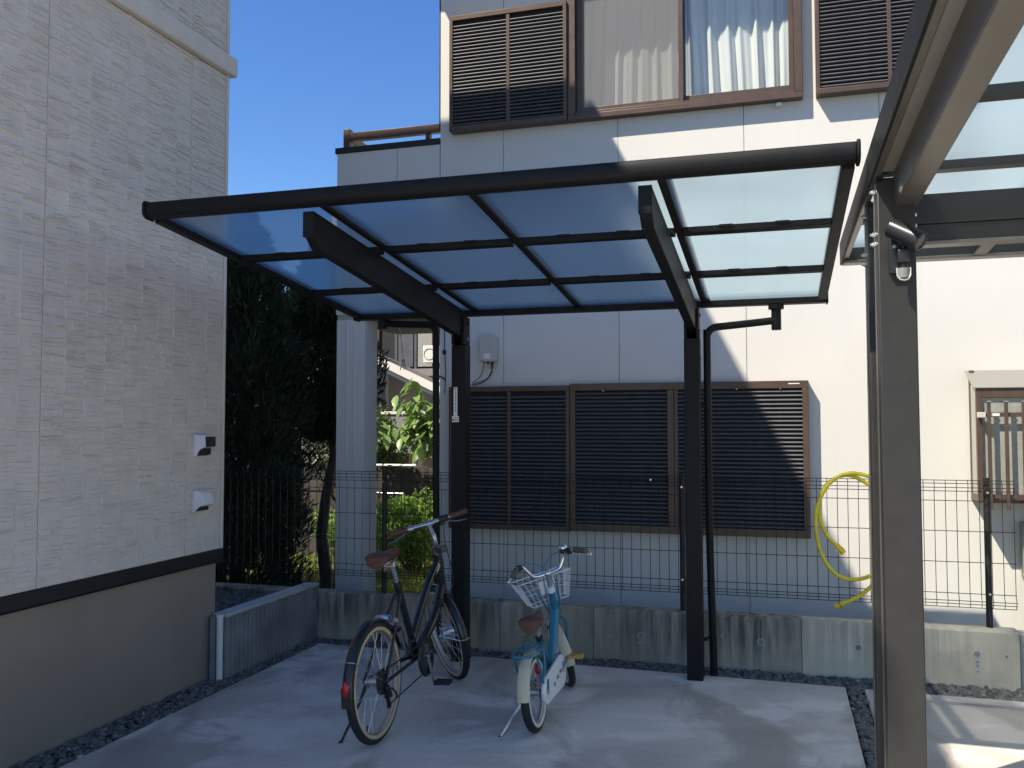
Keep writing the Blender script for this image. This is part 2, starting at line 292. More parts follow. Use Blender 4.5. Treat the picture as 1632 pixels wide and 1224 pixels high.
class MB:
    def __init__(self, T=None): self.v = []; self.f = []; self.T = T
    def add(self, vs, fs):
        n = len(self.v)
        if self.T is not None: vs = [self.T @ Vector(p) for p in vs]
        self.v += [tuple(p) for p in vs]; self.f += [tuple(i + n for i in f) for f in fs]; return self
    def box(self, x0, x1, y0, y1, z0, z1):
        return self.add([(x0, y0, z0), (x1, y0, z0), (x1, y1, z0), (x0, y1, z0), (x0, y0, z1), (x1, y0, z1), (x1, y1, z1), (x0, y1, z1)],
                        [(0, 3, 2, 1), (4, 5, 6, 7), (0, 1, 5, 4), (1, 2, 6, 5), (2, 3, 7, 6), (3, 0, 4, 7)])
    def bar(self, a, b, w, h, up=(0, 0, 1)):
        """box beam from a to b, w across, h along up"""
        a = Vector(a); b = Vector(b); d = (b - a).normalized(); u = Vector(up); s = d.cross(u).normalized(); u = s.cross(d).normalized()
        vs = [p + s * (sx * w / 2) + u * (su * h / 2) for p in (a, b) for sx, su in ((-1, -1), (1, -1), (1, 1), (-1, 1))]
        return self.add(vs, [(0, 1, 2, 3), (7, 6, 5, 4), (0, 4, 5, 1), (1, 5, 6, 2), (2, 6, 7, 3), (3, 7, 4, 0)])
    def tube(self, pts, r, n=10, closed=False, cap=True, flat=1.0):
        pts = [Vector(p) for p in pts]; m = len(pts); rr = r if isinstance(r, (list, tuple)) else [r] * m
        vs = []; prev = None
        for i, p in enumerate(pts):
            t = (pts[(i + 1) % m] - pts[i - 1]) if closed else (pts[min(i + 1, m - 1)] - pts[max(i - 1, 0)])
            t.normalize()
            if prev is None:
                ref = Vector((0, 0, 1)) if abs(t.z) < 0.9 else Vector((1, 0, 0)); s = t.cross(ref).normalized()
            else:
                s = (prev - t * prev.dot(t))
                s = s.normalized() if s.length > 1e-6 else t.orthogonal().normalized()
            prev = s; u = t.cross(s).normalized()
            for k in range(n):
                a = 2 * math.pi * k / n; vs.append(p + (s * math.cos(a) + u * math.sin(a) * flat) * rr[i])
        fs = []
        for i in range(m if closed else m - 1):
            j = (i + 1) % m
            for k in range(n): fs.append((i * n + k, i * n + (k + 1) % n, j * n + (k + 1) % n, j * n + k))
        if cap and not closed: fs += [tuple(range(n - 1, -1, -1)), tuple(range((m - 1) * n, m * n))]
        return self.add(vs, fs)
    def cyl(self, a, b, r, n=20, r2=None): return self.tube([a, b], [r, r if r2 is None else r2], n)
    def torus(self, c, axis, R, r, N=40, n=8, a0=0.0, a1=2 * math.pi, fy=1.0):
        """ring about axis; fy flattens the section along the axis"""
        c = Vector(c); ax = Vector(axis).normalized(); e1 = ax.orthogonal().normalized()
        if abs(ax.x) > 0.9: e1 = Vector((0, 1, 0))
        e2 = ax.cross(e1); full = abs(a1 - a0 - 2 * math.pi) < 1e-6
        M_ = N if full else N + 1; vs = []; fs = []
        for i in range(M_):
            a = a0 + (a1 - a0) * i / N; d = e1 * math.cos(a) + e2 * math.sin(a)
            for k in range(n):
                q = 2 * math.pi * k / n; vs.append(c + d * (R + r * math.cos(q)) + ax * (r * fy * math.sin(q)))
        for i in range(N):
            j = (i + 1) % M_
            for k in range(n): fs.append((i * n + k, j * n + k, j * n + (k + 1) % n, i * n + (k + 1) % n))
        if not full: fs += [tuple(range(n)), tuple(range((M_ - 1) * n, M_ * n))[::-1]]
        return self.add(vs, fs)
    def band(self, c, R0, R1, x0, x1, a0, a1, N=28):
        """curved strip about the x axis (mudguard)"""
        c = Vector(c); vs = []; fs = []
        for i in range(N + 1):
            a = a0 + (a1 - a0) * i / N; d = Vector((0, math.cos(a), math.sin(a)))
            xm = (x0 + x1) / 2
            prof = [(x0, R0 - 0.006), (x0 + (xm - x0) * 0.4, R1 - 0.002), (xm, R1), (x1 - (x1 - xm) * 0.4, R1 - 0.002), (x1, R0 - 0.006), (xm, R0)]
            for x, r in prof: vs.append(c + d * r + Vector((x, 0, 0)))
        k = 6
        for i in range(N):
            for j in range(k): fs.append((i * k + j, (i + 1) * k + j, (i + 1) * k + (j + 1) % k, i * k + (j + 1) % k))
        fs += [tuple(range(k)), tuple(range(N * k, N * k + k))[::-1]]
        return self.add(vs, fs)
    def prism(self, poly, axis, lo, hi):
        """poly of 2-tuples extruded along axis 'x','y' or 'z'"""
        mk = {'x': lambda p, t: (t, p[0], p[1]), 'y': lambda p, t: (p[0], t, p[1]), 'z': lambda p, t: (p[0], p[1], t)}[axis]
        n = len(poly); vs = [mk(p, lo) for p in poly] + [mk(p, hi) for p in poly]
        return self.add(vs, [tuple(range(n)), tuple(range(2 * n - 1, n - 1, -1))] + [(i, n + i, n + (i + 1) % n, (i + 1) % n) for i in range(n)])
    def ball(self, c, rx, ry, rz, n=12, m=8):
        c = Vector(c); vs = [c + Vector((0, 0, -rz))]; fs = []
        for i in range(1, m):
            t = math.pi * i / m - math.pi / 2
            for k in range(n):
                a = 2 * math.pi * k / n; vs.append(c + Vector((rx * math.cos(t) * math.cos(a), ry * math.cos(t) * math.sin(a), rz * math.sin(t))))
        vs.append(c + Vector((0, 0, rz))); last = len(vs) - 1
        for k in range(n):
            fs.append((0, 1 + (k + 1) % n, 1 + k)); fs.append((last, 1 + (m - 2) * n + k, 1 + (m - 2) * n + (k + 1) % n))
        for i in range(m - 2):
            for k in range(n): fs.append((1 + i * n + k, 1 + i * n + (k + 1) % n, 1 + (i + 1) * n + (k + 1) % n, 1 + (i + 1) * n + k))
        return self.add(vs, fs)

ORG = {}
def mesh_of(mb, name, m, org, smooth):
    me = bpy.data.meshes.new(name)
    v = np.array(mb.v, float) - np.array(org)
    me.from_pydata(v.tolist(), [], mb.f); me.materials.append(m)
    import bmesh
    bm = bmesh.new(); bm.from_mesh(me); bmesh.ops.recalc_face_normals(bm, faces=bm.faces); bm.to_mesh(me); bm.free()
    if smooth:
        me.polygons.foreach_set('use_smooth', [True] * len(me.polygons))
        me.set_sharp_from_angle(angle=R_(38))
    me.update(); return me
def tag(o, label=None, cat=None, group=None, kind=None):
    if label: o['label'] = label
    if cat: o['category'] = cat
    if group: o['group'] = group
    if kind: o['kind'] = kind
    return o
def thing(name, label, cat, loc=(0, 0, 0), rot=(0, 0, 0), group=None, local=False):
    o = bpy.data.objects.new(name, None); COL.objects.link(o); o.empty_display_size = 0.1
    o.location = loc; o.rotation_euler = rot; tag(o, label, cat, group)
    ORG[o.name] = (0, 0, 0) if local else tuple(loc); return o
def part(mb, name, m, parent=None, bevel=0.0, smooth=False, label=None, kind=None, org=None):
    if org is None: org = ORG.get(parent.name, (0, 0, 0)) if parent else (0, 0, 0)
    me = mesh_of(mb, name, m, org, smooth or bevel > 0)
    o = bpy.data.objects.new(name, me); COL.objects.link(o)
    if parent: o.parent = parent
    ORG[o.name] = org
    if bevel > 0:
        bv = o.modifiers.new('bevel', 'BEVEL'); bv.width = bevel; bv.segments = 2; bv.limit_method = 'ANGLE'; bv.angle_limit = R_(40)
    tag(o, label, None, None, kind); return o
def single(mb, name, m, label=None, cat=None, group=None, kind=None, base=(0, 0, 0), **kw):
    o = part(mb, name, m, None, org=base, **kw); o.location = base; return tag(o, label, cat, group, kind)
def inst(src_mesh, name, parent, loc, scale=None, rot=None):
    o = bpy.data.objects.new(name, src_mesh); COL.objects.link(o); o.parent = parent; o.location = loc
    if scale: o.scale = scale
    if rot: o.rotation_euler = rot
    return o
def struct(mb, name, m, **kw): return single(mb, name, m, kind='structure', **kw)
def spline(pts, k=6, closed=False):
    P = [Vector(p) for p in pts]; n = len(P); out = []
    for i in range(n if closed else n - 1):
        p0 = P[(i - 1) % n] if (closed or i > 0) else P[0]; p1 = P[i]; p2 = P[(i + 1) % n]; p3 = P[(i + 2) % n] if (closed or i + 2 < n) else P[-1]
        for j in range(k):
            t = j / k
            out.append(0.5 * ((2 * p1) + (p2 - p0) * t + (2 * p0 - 5 * p1 + 4 * p2 - p3) * t * t + (-p0 + 3 * p1 - 3 * p2 + p3) * t ** 3))
    if not closed: out.append(P[-1])
    return out
def raw_mesh(name, V, F, m, smooth=False):
    me = bpy.data.meshes.new(name); me.from_pydata(V.tolist() if hasattr(V, 'tolist') else V, [], F.tolist() if hasattr(F, 'tolist') else F)
    me.materials.append(m)
    if smooth: me.polygons.foreach_set('use_smooth', [True] * len(me.polygons))
    me.update(); return me
def quads_cloud(P, D, N, L, Wd, bend=0.0):
    """leaf quads: base points P, directions D, normals N, lengths L, widths Wd -> pointed leaf of two quads"""
    n = len(P); S = np.cross(D, N); S /= np.maximum(np.linalg.norm(S, axis=1, keepdims=True), 1e-6)
    Lc = L[:, None]; Wc = Wd[:, None]
    a = P; b_ = P + D * Lc * 0.45 + S * Wc * 0.5 + N * Lc * bend; c_ = P + D * Lc; d_ = P + D * Lc * 0.45 - S * Wc * 0.5 + N * Lc * bend
    V = np.stack([a, b_, c_, d_], 1).reshape(-1, 3); i = np.arange(n) * 4
    F = np.concatenate([np.stack([i, i + 1, i + 2], 1), np.stack([i, i + 2, i + 3], 1)])
    return V, F
def unit(a): return a / np.maximum(np.linalg.norm(a, axis=1, keepdims=True), 1e-9)

# ------------------------------------------------------------------ ground
g = MB().add([(-300, -200, -0.36), (300, -200, -0.36), (300, 400, -0.36), (-300, 400, -0.36)], [(0, 1, 2, 3)])
struct(g, 'ground', M_SOIL)
def slab(poly, name):
    mb = MB().prism(poly, 'z', -0.09, 0.0)
    return struct(mb, name, M_SLAB, bevel=0.006)
slab([(-3.05, -6.0), (0.350, -6.0), (0.350, 5.50), (-3.05, 5.57)], 'parking_slab')
slab([(0.448, -6.0), (6.0, -6.0), (6.0, 5.44), (0.448, 5.49)], 'parking_slab')
garden = MB().box(-9, 8, 5.892, 30, -0.355, -0.30)
struct(MB().box(-40, 40, -40, 5.768, -0.355, -0.096), 'yard_base', M_SOIL)
struct(garden, 'garden_soil', M_SOIL)

# loose gravel, uncountable
ICO = None
def ico():
    t = (1 + 5 ** 0.5) / 2
    v = np.array([(-1, t, 0), (1, t, 0), (-1, -t, 0), (1, -t, 0), (0, -1, t), (0, 1, t), (0, -1, -t), (0, 1, -t), (t, 0, -1), (t, 0, 1), (-t, 0, -1), (-t, 0, 1)], float)
    v /= np.linalg.norm(v[0])
    f = np.array([(0, 11, 5), (0, 5, 1), (0, 1, 7), (0, 7, 10), (0, 10, 11), (1, 5, 9), (5, 11, 4), (11, 10, 2), (10, 7, 6), (7, 1, 8), (3, 9, 4), (3, 4, 2), (3, 2, 6), (3, 6, 8), (3, 8, 9), (4, 9, 5), (2, 4, 11), (6, 2, 10), (8, 6, 7), (9, 8, 1)])
    return v, f
IV, IF = ico()
def gravel(areas, name, m, size, dens, kind_parent=None):
    Vs = []; Fs = []; n0 = 0
    for (x0, x1, y0, y1, z) in areas:
        n = int((x1 - x0) * (y1 - y0) * dens)
        c = np.stack([rng.uniform(x0, x1, n), rng.uniform(y0, y1, n), z + rng.uniform(-0.008, 0.010, n)], 1)
        s = size * rng.uniform(0.5, 1.35, (n, 1)) * rng.uniform(0.65, 1.25, (n, 3)); s[:, 2] *= 0.72
        a = rng.uniform(0, 6.28, n)
        P = IV[None] * s[:, None, :] * rng.uniform(0.78, 1.2, (n, 12, 1))
        ca, sa = np.cos(a)[:, None], np.sin(a)[:, None]
        X = P[..., 0] * ca - P[..., 1] * sa; Y = P[..., 0] * sa + P[..., 1] * ca; tl = rng.uniform(-.5, .5, n)[:, None]
        Z = P[..., 2] + X * tl
        V = np.stack([X, Y, Z], 2) + c[:, None, :]
        Vs.append(V.reshape(-1, 3)); Fs.append((IF[None] + (np.arange(n) * 12)[:, None, None] + n0).reshape(-1, 3)); n0 += n * 12
    me = raw_mesh(name, np.concatenate(Vs), np.concatenate(Fs), m)
    o = bpy.data.objects.new(name, me); COL.objects.link(o); return o
left_strip = [(-3.27, -3.06, 1.4, 4.70, -0.02), (-3.17, -3.06, 4.62, 5.60, -0.02)]
back_strip = [(-3.15, 6.0, 5.58, 5.765, -0.025), (0.36, 0.44, 1.2, 5.60, -0.012), (0.45, 6.0, 5.47, 5.60, -0.025), (-0.45, 0.35, 5.50, 5.60, -0.025)]
tag(gravel(left_strip + back_strip, 'gravel', M_STONE, 0.0165, 3600), 'dark grey gravel filling the gaps around the concrete slabs', 'gravel', kind='stuff')
tag(gravel(left_strip + back_strip, 'gravel', M_STONE_L, 0.015, 110), 'scattered pale stones among the dark gravel strips', 'gravel', kind='stuff')
MB_fill = MB().box(-4.8, -3.28, 4.72, 5.766, -0.098, 0.262)
struct(MB_fill, 'raised_soil_bed', M_SOIL)
tag(gravel([(-4.6, -3.29, 4.74, 5.75, 0.268)], 'gravel', M_STONE, 0.017, 2600), 'gravel bed on the raised ground behind the ribbed low wall', 'gravel', kind='stuff')

# ------------------------------------------------------------------ concrete retaining wall under the fence
rw = thing('retaining_wall', 'low stained concrete retaining wall carrying the wire mesh fence', 'wall', (-1.0, 5.83, -0.09))
segs = [-4.8, -2.87, -1.813, -1.17, 0.121, 1.312]
def wall_seg(x0, x1, m, y0=5.77, top=0.312):
    mb = MB()
    ch = 0.012
    mb.prism([(y0, -0.09), (5.89, -0.09), (5.89, top), (y0 + ch, top), (y0, top - ch)], 'x', x0 + 0.0012, x1 - 0.0012)
    return part(mb, 'wall_panel', m, rw, bevel=0.003)
segob = [wall_seg(a, b_, M_CONC if b_ < 1.0 else M_CONC2) for a, b_ in zip(segs[:-1], segs[1:])]
part(MB().box(-4.8, 1.31, 5.792, 5.88, -0.088, 0.300), 'joint_filler', M_BLOCK, rw)
wall_seg(1.318, 6.0, M_CONC2, 5.80, 0.300)
def tie(x, z, r=0.019, y=5.77):
    mb = MB().torus((x, y - 0.0005, z), (0, 1, 0), r, 0.0032, 20, 6)
    o = part(mb, 'tie_hole', M_CAP, rw, smooth=True)
    part(MB().cyl((x, y - 0.0018, z), (x, y + 0.01, z), r * 0.93, 18), 'mortar_plug', M_BLOCK, o, smooth=True)
for x, z in ((-2.62, .16), (-2.25, .20), (-1.55, .18), (-0.863, .15), (-0.12, .16), (0.443, .165), (1.086, .172)): tie(x, z)
for x, z, r in ((1.088, .128, .010), (1.088, .106, .009), (1.088, .072, .009), (0.80, .125, .009), (1.30 - .06, .168, .012), (-0.865, .105, .008), (-0.355, .18, .007), (-1.06, .135, .008)): tie(x, z, r)

# ribbed low wall beside the slab, with its white corner pipe
lw = thing('ribbed_low_wall', 'short ribbed concrete retaining wall edging the slab beside the siding house', 'wall', (-3.2, 5.2, -0.09))
nr = 24; y0, y1 = 4.665, 5.766
mb = MB(); w = (y1 - y0) / nr
for i in range(nr):
    a = y0 + i * w
    part(MB().prism([(-3.262, a + 0.002), (-3.190, a + 0.002), (-3.174, a + 0.009), (-3.174, a + w - 0.009), (-3.190, a + w - 0.002), (-3.262, a + w - 0.002)], 'z', -0.09, 0.352), 'rib', M_BLOCK, lw)
part(MB().box(-3.258, -3.198, y0 + .001, y1, -0.09, 0.350), 'core', M_BLOCK, lw)
part(MB().box(-3.268, -3.166, y0, y1, 0.3525, 0.374), 'coping', M_CAP, lw, bevel=0.004)
part(MB().cyl((-3.195, 4.628, -0.05), (-3.195, 4.628, 0.368), 0.019, 18).cyl((-3.195, 4.628, 0.36), (-3.195, 4.628, 0.376), 0.023, 18), 'corner_pipe', M_PVC, lw, smooth=True, label='white pipe standing at the end of the ribbed wall')
part(MB().box(-3.262, -3.225, 4.622, 4.66, -0.09, 0.365), 'end_block', M_BLOCK, lw, bevel=0.004)

# ------------------------------------------------------------------ siding house on the left
hs = thing('siding_house', 'off-white house with textured stone-look siding, black flashing and grey base', 'house', (-6.2, 2.6, -0.09))
HX, HY, HTOP = -3.25, 4.72, 6.95
part(MB().box(-10, HX - 0.028, 0.55, HY - 0.022, -0.09, 0.678), 'foundation', M_BASE, hs, bevel=0.004)
fl = MB().box(-10, HX + 0.006, 0.55, HY + 0.008, 0.682, 0.752).box(-10, HX + 0.016, 0.55, HY + 0.016, 0.6775, 0.6815)
part(fl, 'base_flashing', M_FLASH, hs, bevel=0.002)
part(MB().box(-10, HX - 0.018, 0.55, HY - 0.012, 0.7525, 6.7), 'wall_core', M_SIDJOINT, hs)
CW = 0.1325
def siding_panel(ya, yb, za, zb):
    """one panel of moulded siding: backing board plus rows of chipped ledges"""
    mb = MB(); mb.box(HX - 0.0175, HX - 0.004, ya, yb, za, zb)
    ncol = max(1, round((yb - ya) / CW)); w = (yb - ya) / ncol
    for i in range(ncol):
        c0 = ya + i * w + 0.0018; c1 = ya + (i + 1) * w - 0.0018; z = za + 0.004
        while z < zb - 0.012:
            h = rnd.choice((0.013, 0.017, 0.021, 0.026, 0.032)) * rnd.uniform(0.9, 1.1); h = min(h, zb - z)
            n = rnd.choice((1, 1, 2, 2)); cuts = [c0] + sorted(rnd.uniform(c0 + .03, c1 - .03) for _ in range(n - 1)) + [c1]
            for a, b_ in zip(cuts[:-1], cuts[1:]):
                pb = rnd.uniform(0.0015, 0.0105); pt = pb * rnd.uniform(0.05, 0.5); tl = rnd.uniform(-0.006, 0.006); tl2 = rnd.uniform(-.004, .004)
                x = HX - 0.0045
                mb.add([(x, a, z + tl), (x, b_, z - tl), (x + pb + .0005, a + .002, z + tl + .0015), (x + pb * rnd.uniform(.6, 1.2), b_ - .002, z - tl + .0015),
                        (x + pt + .0005, a + .002, z + h + tl2 - .001), (x + pt + .0005, b_ - .002, z + h - tl2 - .001), (x, a, z + h + tl2), (x, b_, z + h - tl2)],
                       [(0, 1, 3, 2), (2, 3, 5, 4), (4, 5, 7, 6), (0, 2, 4, 6), (1, 7, 5, 3)])
            z += h
    return part(mb, 'siding_panel', M_SIDING, hs)
ys = [HY - 0.022, 4.365, 3.305, 2.245, 1.185]
for ya, yb in zip(ys[1:], ys[:-1]):
    siding_panel(ya + 0.0025, yb - 0.0025, 0.756, 3.668)
    siding_panel(ya + 0.0025, yb - 0.0025, 3.805, 5.6)
part(MB().box(HX - 0.017, HX - 0.003, 0.55, 1.18, 0.756, 6.69), 'siding_panel', M_SIDING, hs)
part(MB().box(HX - 0.017, HX - 0.003, 1.18, HY - 0.02, 5.602, 6.69), 'siding_panel', M_SIDING, hs)
part(MB().box(HX - 0.03, HX + 0.004, HY - 0.021, HY + 0.004, 0.756, 6.69), 'corner_trim', M_SIDING, hs, bevel=0.003)
part(MB().prism([(-10, 3.675), (HX + 0.032, 3.675), (HX + 0.040, 3.683), (HX + 0.040, 3.785), (HX + 0.018, 3.800), (-10, 3.800)], 'y', 0.55, HY + 0.036), 'string_course', M_SIDING, hs, bevel=0.003)
part(MB().box(-10.4, -2.85, 0.15, 5.12, 6.72, 6.95), 'roof_slab', M_BRONZE, hs, bevel=0.01)
part(MB().box(-10.38, -2.87, 0.17, 5.10, 6.70, 6.717), 'soffit', M_FARWHITE, hs)

# two vent hoods on the siding
def vent(y, z, kind):
    x = HX + 0.004; pl = part(MB().box(x - .004, x + .003, y - .050, y + .050, z - .066, z + .066), 'vent_hood', M_PVC, hs, bevel=0.003)
    if kind == 0:   # box hood with a scooped underside
        prof = [(x + .003, z + .062), (x + .074, z + .056), (x + .077, z - .010), (x + .062, z - .013), (x + .040, z - .022), (x + .024, z - .040), (x + .015, z - .064), (x + .003, z - .064)]
    else:           # rounded hood
        prof = [(x + .003, z + .063), (x + .026, z + .063), (x + .048, z + .052), (x + .064, z + .030), (x + .072, z + .004), (x + .074, z - .020), (x + .046, z - .027), (x + .003, z - .063)]
    part(MB().prism(prof, 'y', y - .047, y + .047), 'hood_shell', M_WPAINT, pl, bevel=0.003)
    if kind == 0:
        part(MB().prism([(x + .0775, z + .050), (x + .084, z + .050), (x + .086, z - .007), (x + .080, z - .009)], 'y', y - .042, y + .042), 'front_louvre', M_BIKEMAT, pl)
        part(MB().prism([(x + .018, z - .062), (x + .026, z - .041), (x + .042, z - .024), (x + .060, z - .016), (x + .060, z - .040), (x + .050, z - .058)], 'y', y - .038, y + .038), 'duct_mouth', M_BIKEMAT, pl, bevel=.004)
    else:
        part(MB().prism([(x + .010, z - .058), (x + .044, z - .0295), (x + .044, z - .052)], 'y', y - .038, y + .038), 'duct_mouth', M_BIKEMAT, pl)
vent(4.47, 1.385, 0); vent(4.47, 1.06, 1)

# ------------------------------------------------------------------ neighbouring house
WY = 6.65
nh = thing('panel_house', 'cream two-storey house with dark louvred shutters and brown window frames', 'house', (1.5, 9.5, -0.31))
openings = [(-1.47, 0.19, 3.88, 5.15)]
def wall_panels(xs, z0, z1):
    for xa, xb in zip(xs[:-1], xs[1:]):
        a, b_ = xa + 0.002, xb - 0.002
        cut = [o_ for o_ in openings if o_[0] < b_ and o_[1] > a and o_[2] < z1 and o_[3] > z0]
        rects = []
        if not cut: rects.append((a, b_, z0, z1))
        else:
            ox0, ox1, oz0, oz1 = cut[0]
            rects += [(a, b_, z0, oz0), (a, b_, oz1, z1)]
            if ox0 > a: rects.append((a, ox0, oz0, oz1))
            if ox1 < b_: rects.append((ox1, b_, oz0, oz1))
        mb = MB()
        for r in rects: mb.box(r[0], r[1], WY, WY + 0.035, r[2], r[3])
        part(mb, 'wall_panel', M_ALC, nh)
xs_main = [-2.589, -2.053, -1.139, -0.209, 0.715, 1.64, 2.56, 3.48, 4.4, 5.32, 6.5]
wall_panels(xs_main, 0.10, 5.62)
body = MB().box(-2.585, 6.5, WY + 0.0355, WY + 0.10, -0.31, 3.86).box(-2.585, -1.5, WY + 0.0355, WY + 0.10, 3.86, 5.7).box(0.22, 6.5, WY + 0.0355, WY + 0.10, 3.86, 5.7).box(-1.5, 0.22, WY + 0.0355, WY + 0.10, 5.17, 5.7)
part(body, 'wall_core', M_FARGREY, nh)
part(MB().box(-2.587, -2.48, WY + 0.10, 13.0, -0.31, 5.7).box(6.4, 6.5, WY + 0.10, 13, -0.31, 5.7).box(-2.48, 6.4, 12.9, 13, -0.31, 5.7), 'rear_wall', M_ALC, nh)
part(MB().box(-2.48, 6.4, WY + 0.10, 12.9, 2.9, 3.0).box(-2.48, 6.4, 9.2, 9.3, 3.0, 5.69), 'inner_floor', M_FARWHITE, nh)
part(MB().box(-2.60, 6.5, WY - 0.012, WY - 0.0005, 0.06, 0.098), 'base_flashing', M_FRAME, nh)
roof = part(MB().box(-3.03, 6.9, 6.21, 13.4, 5.71, 5.90), 'roof', M_FARROOF, nh, bevel=0.01)
part(MB().box(-3.03, 6.95, 6.12, 6.208, 5.78, 5.90), 'gutter', M_FRAME, roof, bevel=0.01)
part(MB().box(-2.60, -2.5885, WY + 0.002, WY + 0.036, 3.9, 5.6), 'corner_trim', M_FLASH, nh)
# balcony volume over the open porch
def bal_panel(a, b_): part(MB().box(a + .002, b_ - .002, WY, WY + .05, 2.42, 3.775), 'wall_panel', M_ALC, nh)
bal_panel(-3.515, -2.967); bal_panel(-2.967, -2.592)
part(MB().box(-3.513, -3.46, WY + .0505, 7.9, 2.42, 3.775).box(-3.455, -2.59, 7.85, 7.9, 2.42, 3.775), 'balcony_side_wall', M_ALC, nh)
part(MB().box(-3.53, -2.5895, WY - .012, WY + .12, 3.777, 3.825), 'parapet_coping', M_FLASH, nh, bevel=0.003)
part(MB().box(-3.50, -2.59, WY + .003, 7.88, 2.375, 2.418), 'porch_soffit', M_SOFFIT, nh)
part(MB().box(-3.505, -3.250, WY - .002, WY + .24, -0.31, 2.374).box(-3.42, -3.40, WY - .006, WY, -0.05, 2.37).box(-3.35, -3.33, WY - .006, WY, -0.05, 2.37), 'porch_pillar', M_ALC, nh, bevel=0.006)
rl = part(MB().box(-3.41, -2.592, 6.67, 6.73, 3.888, 3.955), 'balcony_rail', M_FRAME, nh, bevel=0.004)
part(MB().box(-3.468, -3.41, 6.665, 6.735, 3.826, 3.988), 'rail_post', M_FRAME, rl, bevel=0.004)
part(MB().box(-2.73, -2.69, 6.675, 6.725, 3.826, 3.886), 'rail_post', M_FRAME, rl, bevel=0.003)
part(MB().bar((-3.44, 6.74, 3.92), (-3.44, 7.85, 3.92), .055, .065), 'side_rail', M_FRAME, rl, bevel=0.004)
part(MB().cyl((-3.385, 6.66, 3.845), (-3.385, 6.67, 3.845), .008, 10), 'bolt', M_STEEL, rl)

# louvred shutters
def slat_mesh(h):
    prof = [(0.006, h * .10), (-0.004, h * .06), (-0.014, h * .13), (-0.0165, h * .27), (-0.0145, h * .42), (-0.008, h * .57), (0.006, h * .68)]
    mb = MB().prism(prof, 'x', -0.5, 0.5)
    return mesh_of(mb, 'slat', M_SLAT, (0, 0, 0), False)
SL = {}
def louvre(parent, x0, x1, z0, z1, yf, pitch, org):
    """individual slats across an opening"""
    key = round(pitch, 4)
    if key not in SL: SL[key] = slat_mesh(pitch)
    n = int((z1 - z0) / pitch)
    for i in range(n):
        inst(SL[key], 'slat', parent, ((x0 + x1) / 2 - org[0], yf - org[1], z0 + i * pitch + rnd.uniform(-.0006, .0006) - org[2]), (x1 - x0, 1, 1))
nho = ORG[nh.name]
def shutter(x0, x1, z0, z1, splits, yf, pitch, fw=0.028, name='shutter_box'):
    """brown frame with slatted panels between the splits"""
    mb = MB(); yb = WY - 0.0005
    mb.box(x0, x1, yf, yb, z1 - fw - .012, z1).box(x0, x1, yf, yb, z0, z0 + fw + .012)
    mb.box(x0, x0 + fw, yf, yb, z0 + fw + .012, z1 - fw - .012).box(x1 - fw, x1, yf, yb, z0 + fw + .012, z1 - fw - .012)
    fr_ = part(mb, name, M_FRAME, nh, bevel=0.0025)
    edges = [x0 + fw] + splits + [x1 - fw]
    part(MB().box(x0 + fw, x1 - fw, yf + .032, yf + .036, z0 + fw + .012, z1 - fw - .012), 'back_sheet', M_DARK, fr_)  # dark colour stands in for the shade in the slat gaps
    for s in splits: part(MB().box(s - .014, s + .014, yf + .004, yf + .0318, z0 + fw + .012, z1 - fw - .012), 'mullion', M_FRAME, fr_, bevel=0.002)
    for i in range(len(edges) - 1):
        a = edges[i] + (.0145 if i > 0 else .001); b_ = edges[i + 1] - (.0145 if i < len(edges) - 2 else .001)
        louvre(fr_, a, b_, z0 + fw + .016, z1 - fw - .014, yf + .022, pitch, nho)
    return fr_
# upper floor
shutter(-2.478, -1.517, 3.838, 4.775, [-1.99], 6.555, 0.0285)
shutter(0.295, 1.275, 3.838, 4.775, [0.782], 6.555, 0.0285)
# lower floor: storage box and the two closed shutters
shutter(-2.478, -1.508, 0.700, 1.800, [-1.986], 6.560, 0.030)
sw = shutter(-1.505, 0.210, 0.708, 1.812, [-0.712], 6.568, 0.030, 0.042, 'closed_shutter')
part(MB().box(-.775, -.728, 6.562, 6.599, .765, 1.755), 'meeting_stile', M_FRAME, sw, bevel=0.002)
part(MB().box(.075, .150, 6.5655, 6.5678, 1.787, 1.794), 'rating_plate', M_LABEL, sw)
for x, z in ((-.90, 1.10), (-.66, 1.105)): part(MB().cyl((x, 6.575, z), (x, 6.56, z), .008, 12), 'lock_knob', M_STEEL, sw, smooth=True)
for x in (-1.25, -.6, -.28, .02): part(MB().cyl((x, 6.5685, 1.755), (x, 6.565, 1.755), .004, 8), 'screw', M_STEEL, sw)

# upper window: frame, two sashes, fly-screen, glass, curtains
wf = MB(); fy = 6.575
wf.box(-1.515, 0.205, fy, 6.78, 3.838, 3.880).box(-1.515, 0.205, fy, 6.78, 5.12, 5.17).box(-1.515, -1.455, fy, 6.78, 3.88, 5.12).box(.150, .205, fy, 6.78, 3.88, 5.12)
wf.box(-1.455, .150, fy + .02, fy + .045, 3.8805, 3.905)
wfo = part(wf, 'window', M_FRAME, nh, bevel=0.003)
def sash(x0, x1, y, bot, glass_m, screen=False):
    z0, z1 = 3.906, 5.118
    mb = MB().box(x0, x0 + .035, y, y + .03, z0, z1).box(x1 - .035, x1, y, y + .03, z0, z1).box(x0 + .035, x1 - .035, y, y + .03, z0, z0 + bot).box(x0 + .035, x1 - .035, y, y + .03, z1 - .04, z1)
    part(mb, 'screen_frame' if screen else 'sash', M_FRAME, wfo, bevel=0.002)
    part(MB().box(x0 + .036, x1 - .036, y + .012, y + .016, z0 + bot + .001, z1 - .041), 'fly_screen' if screen else 'pane', glass_m, wfo)
sash(-1.453, -0.640, 6.625, .035, M_SCREEN, True)
sash(-1.453, -0.630, 6.705, .06, M_GLASS); sash(-0.675, 0.149, 6.665, .06, M_GLASS)
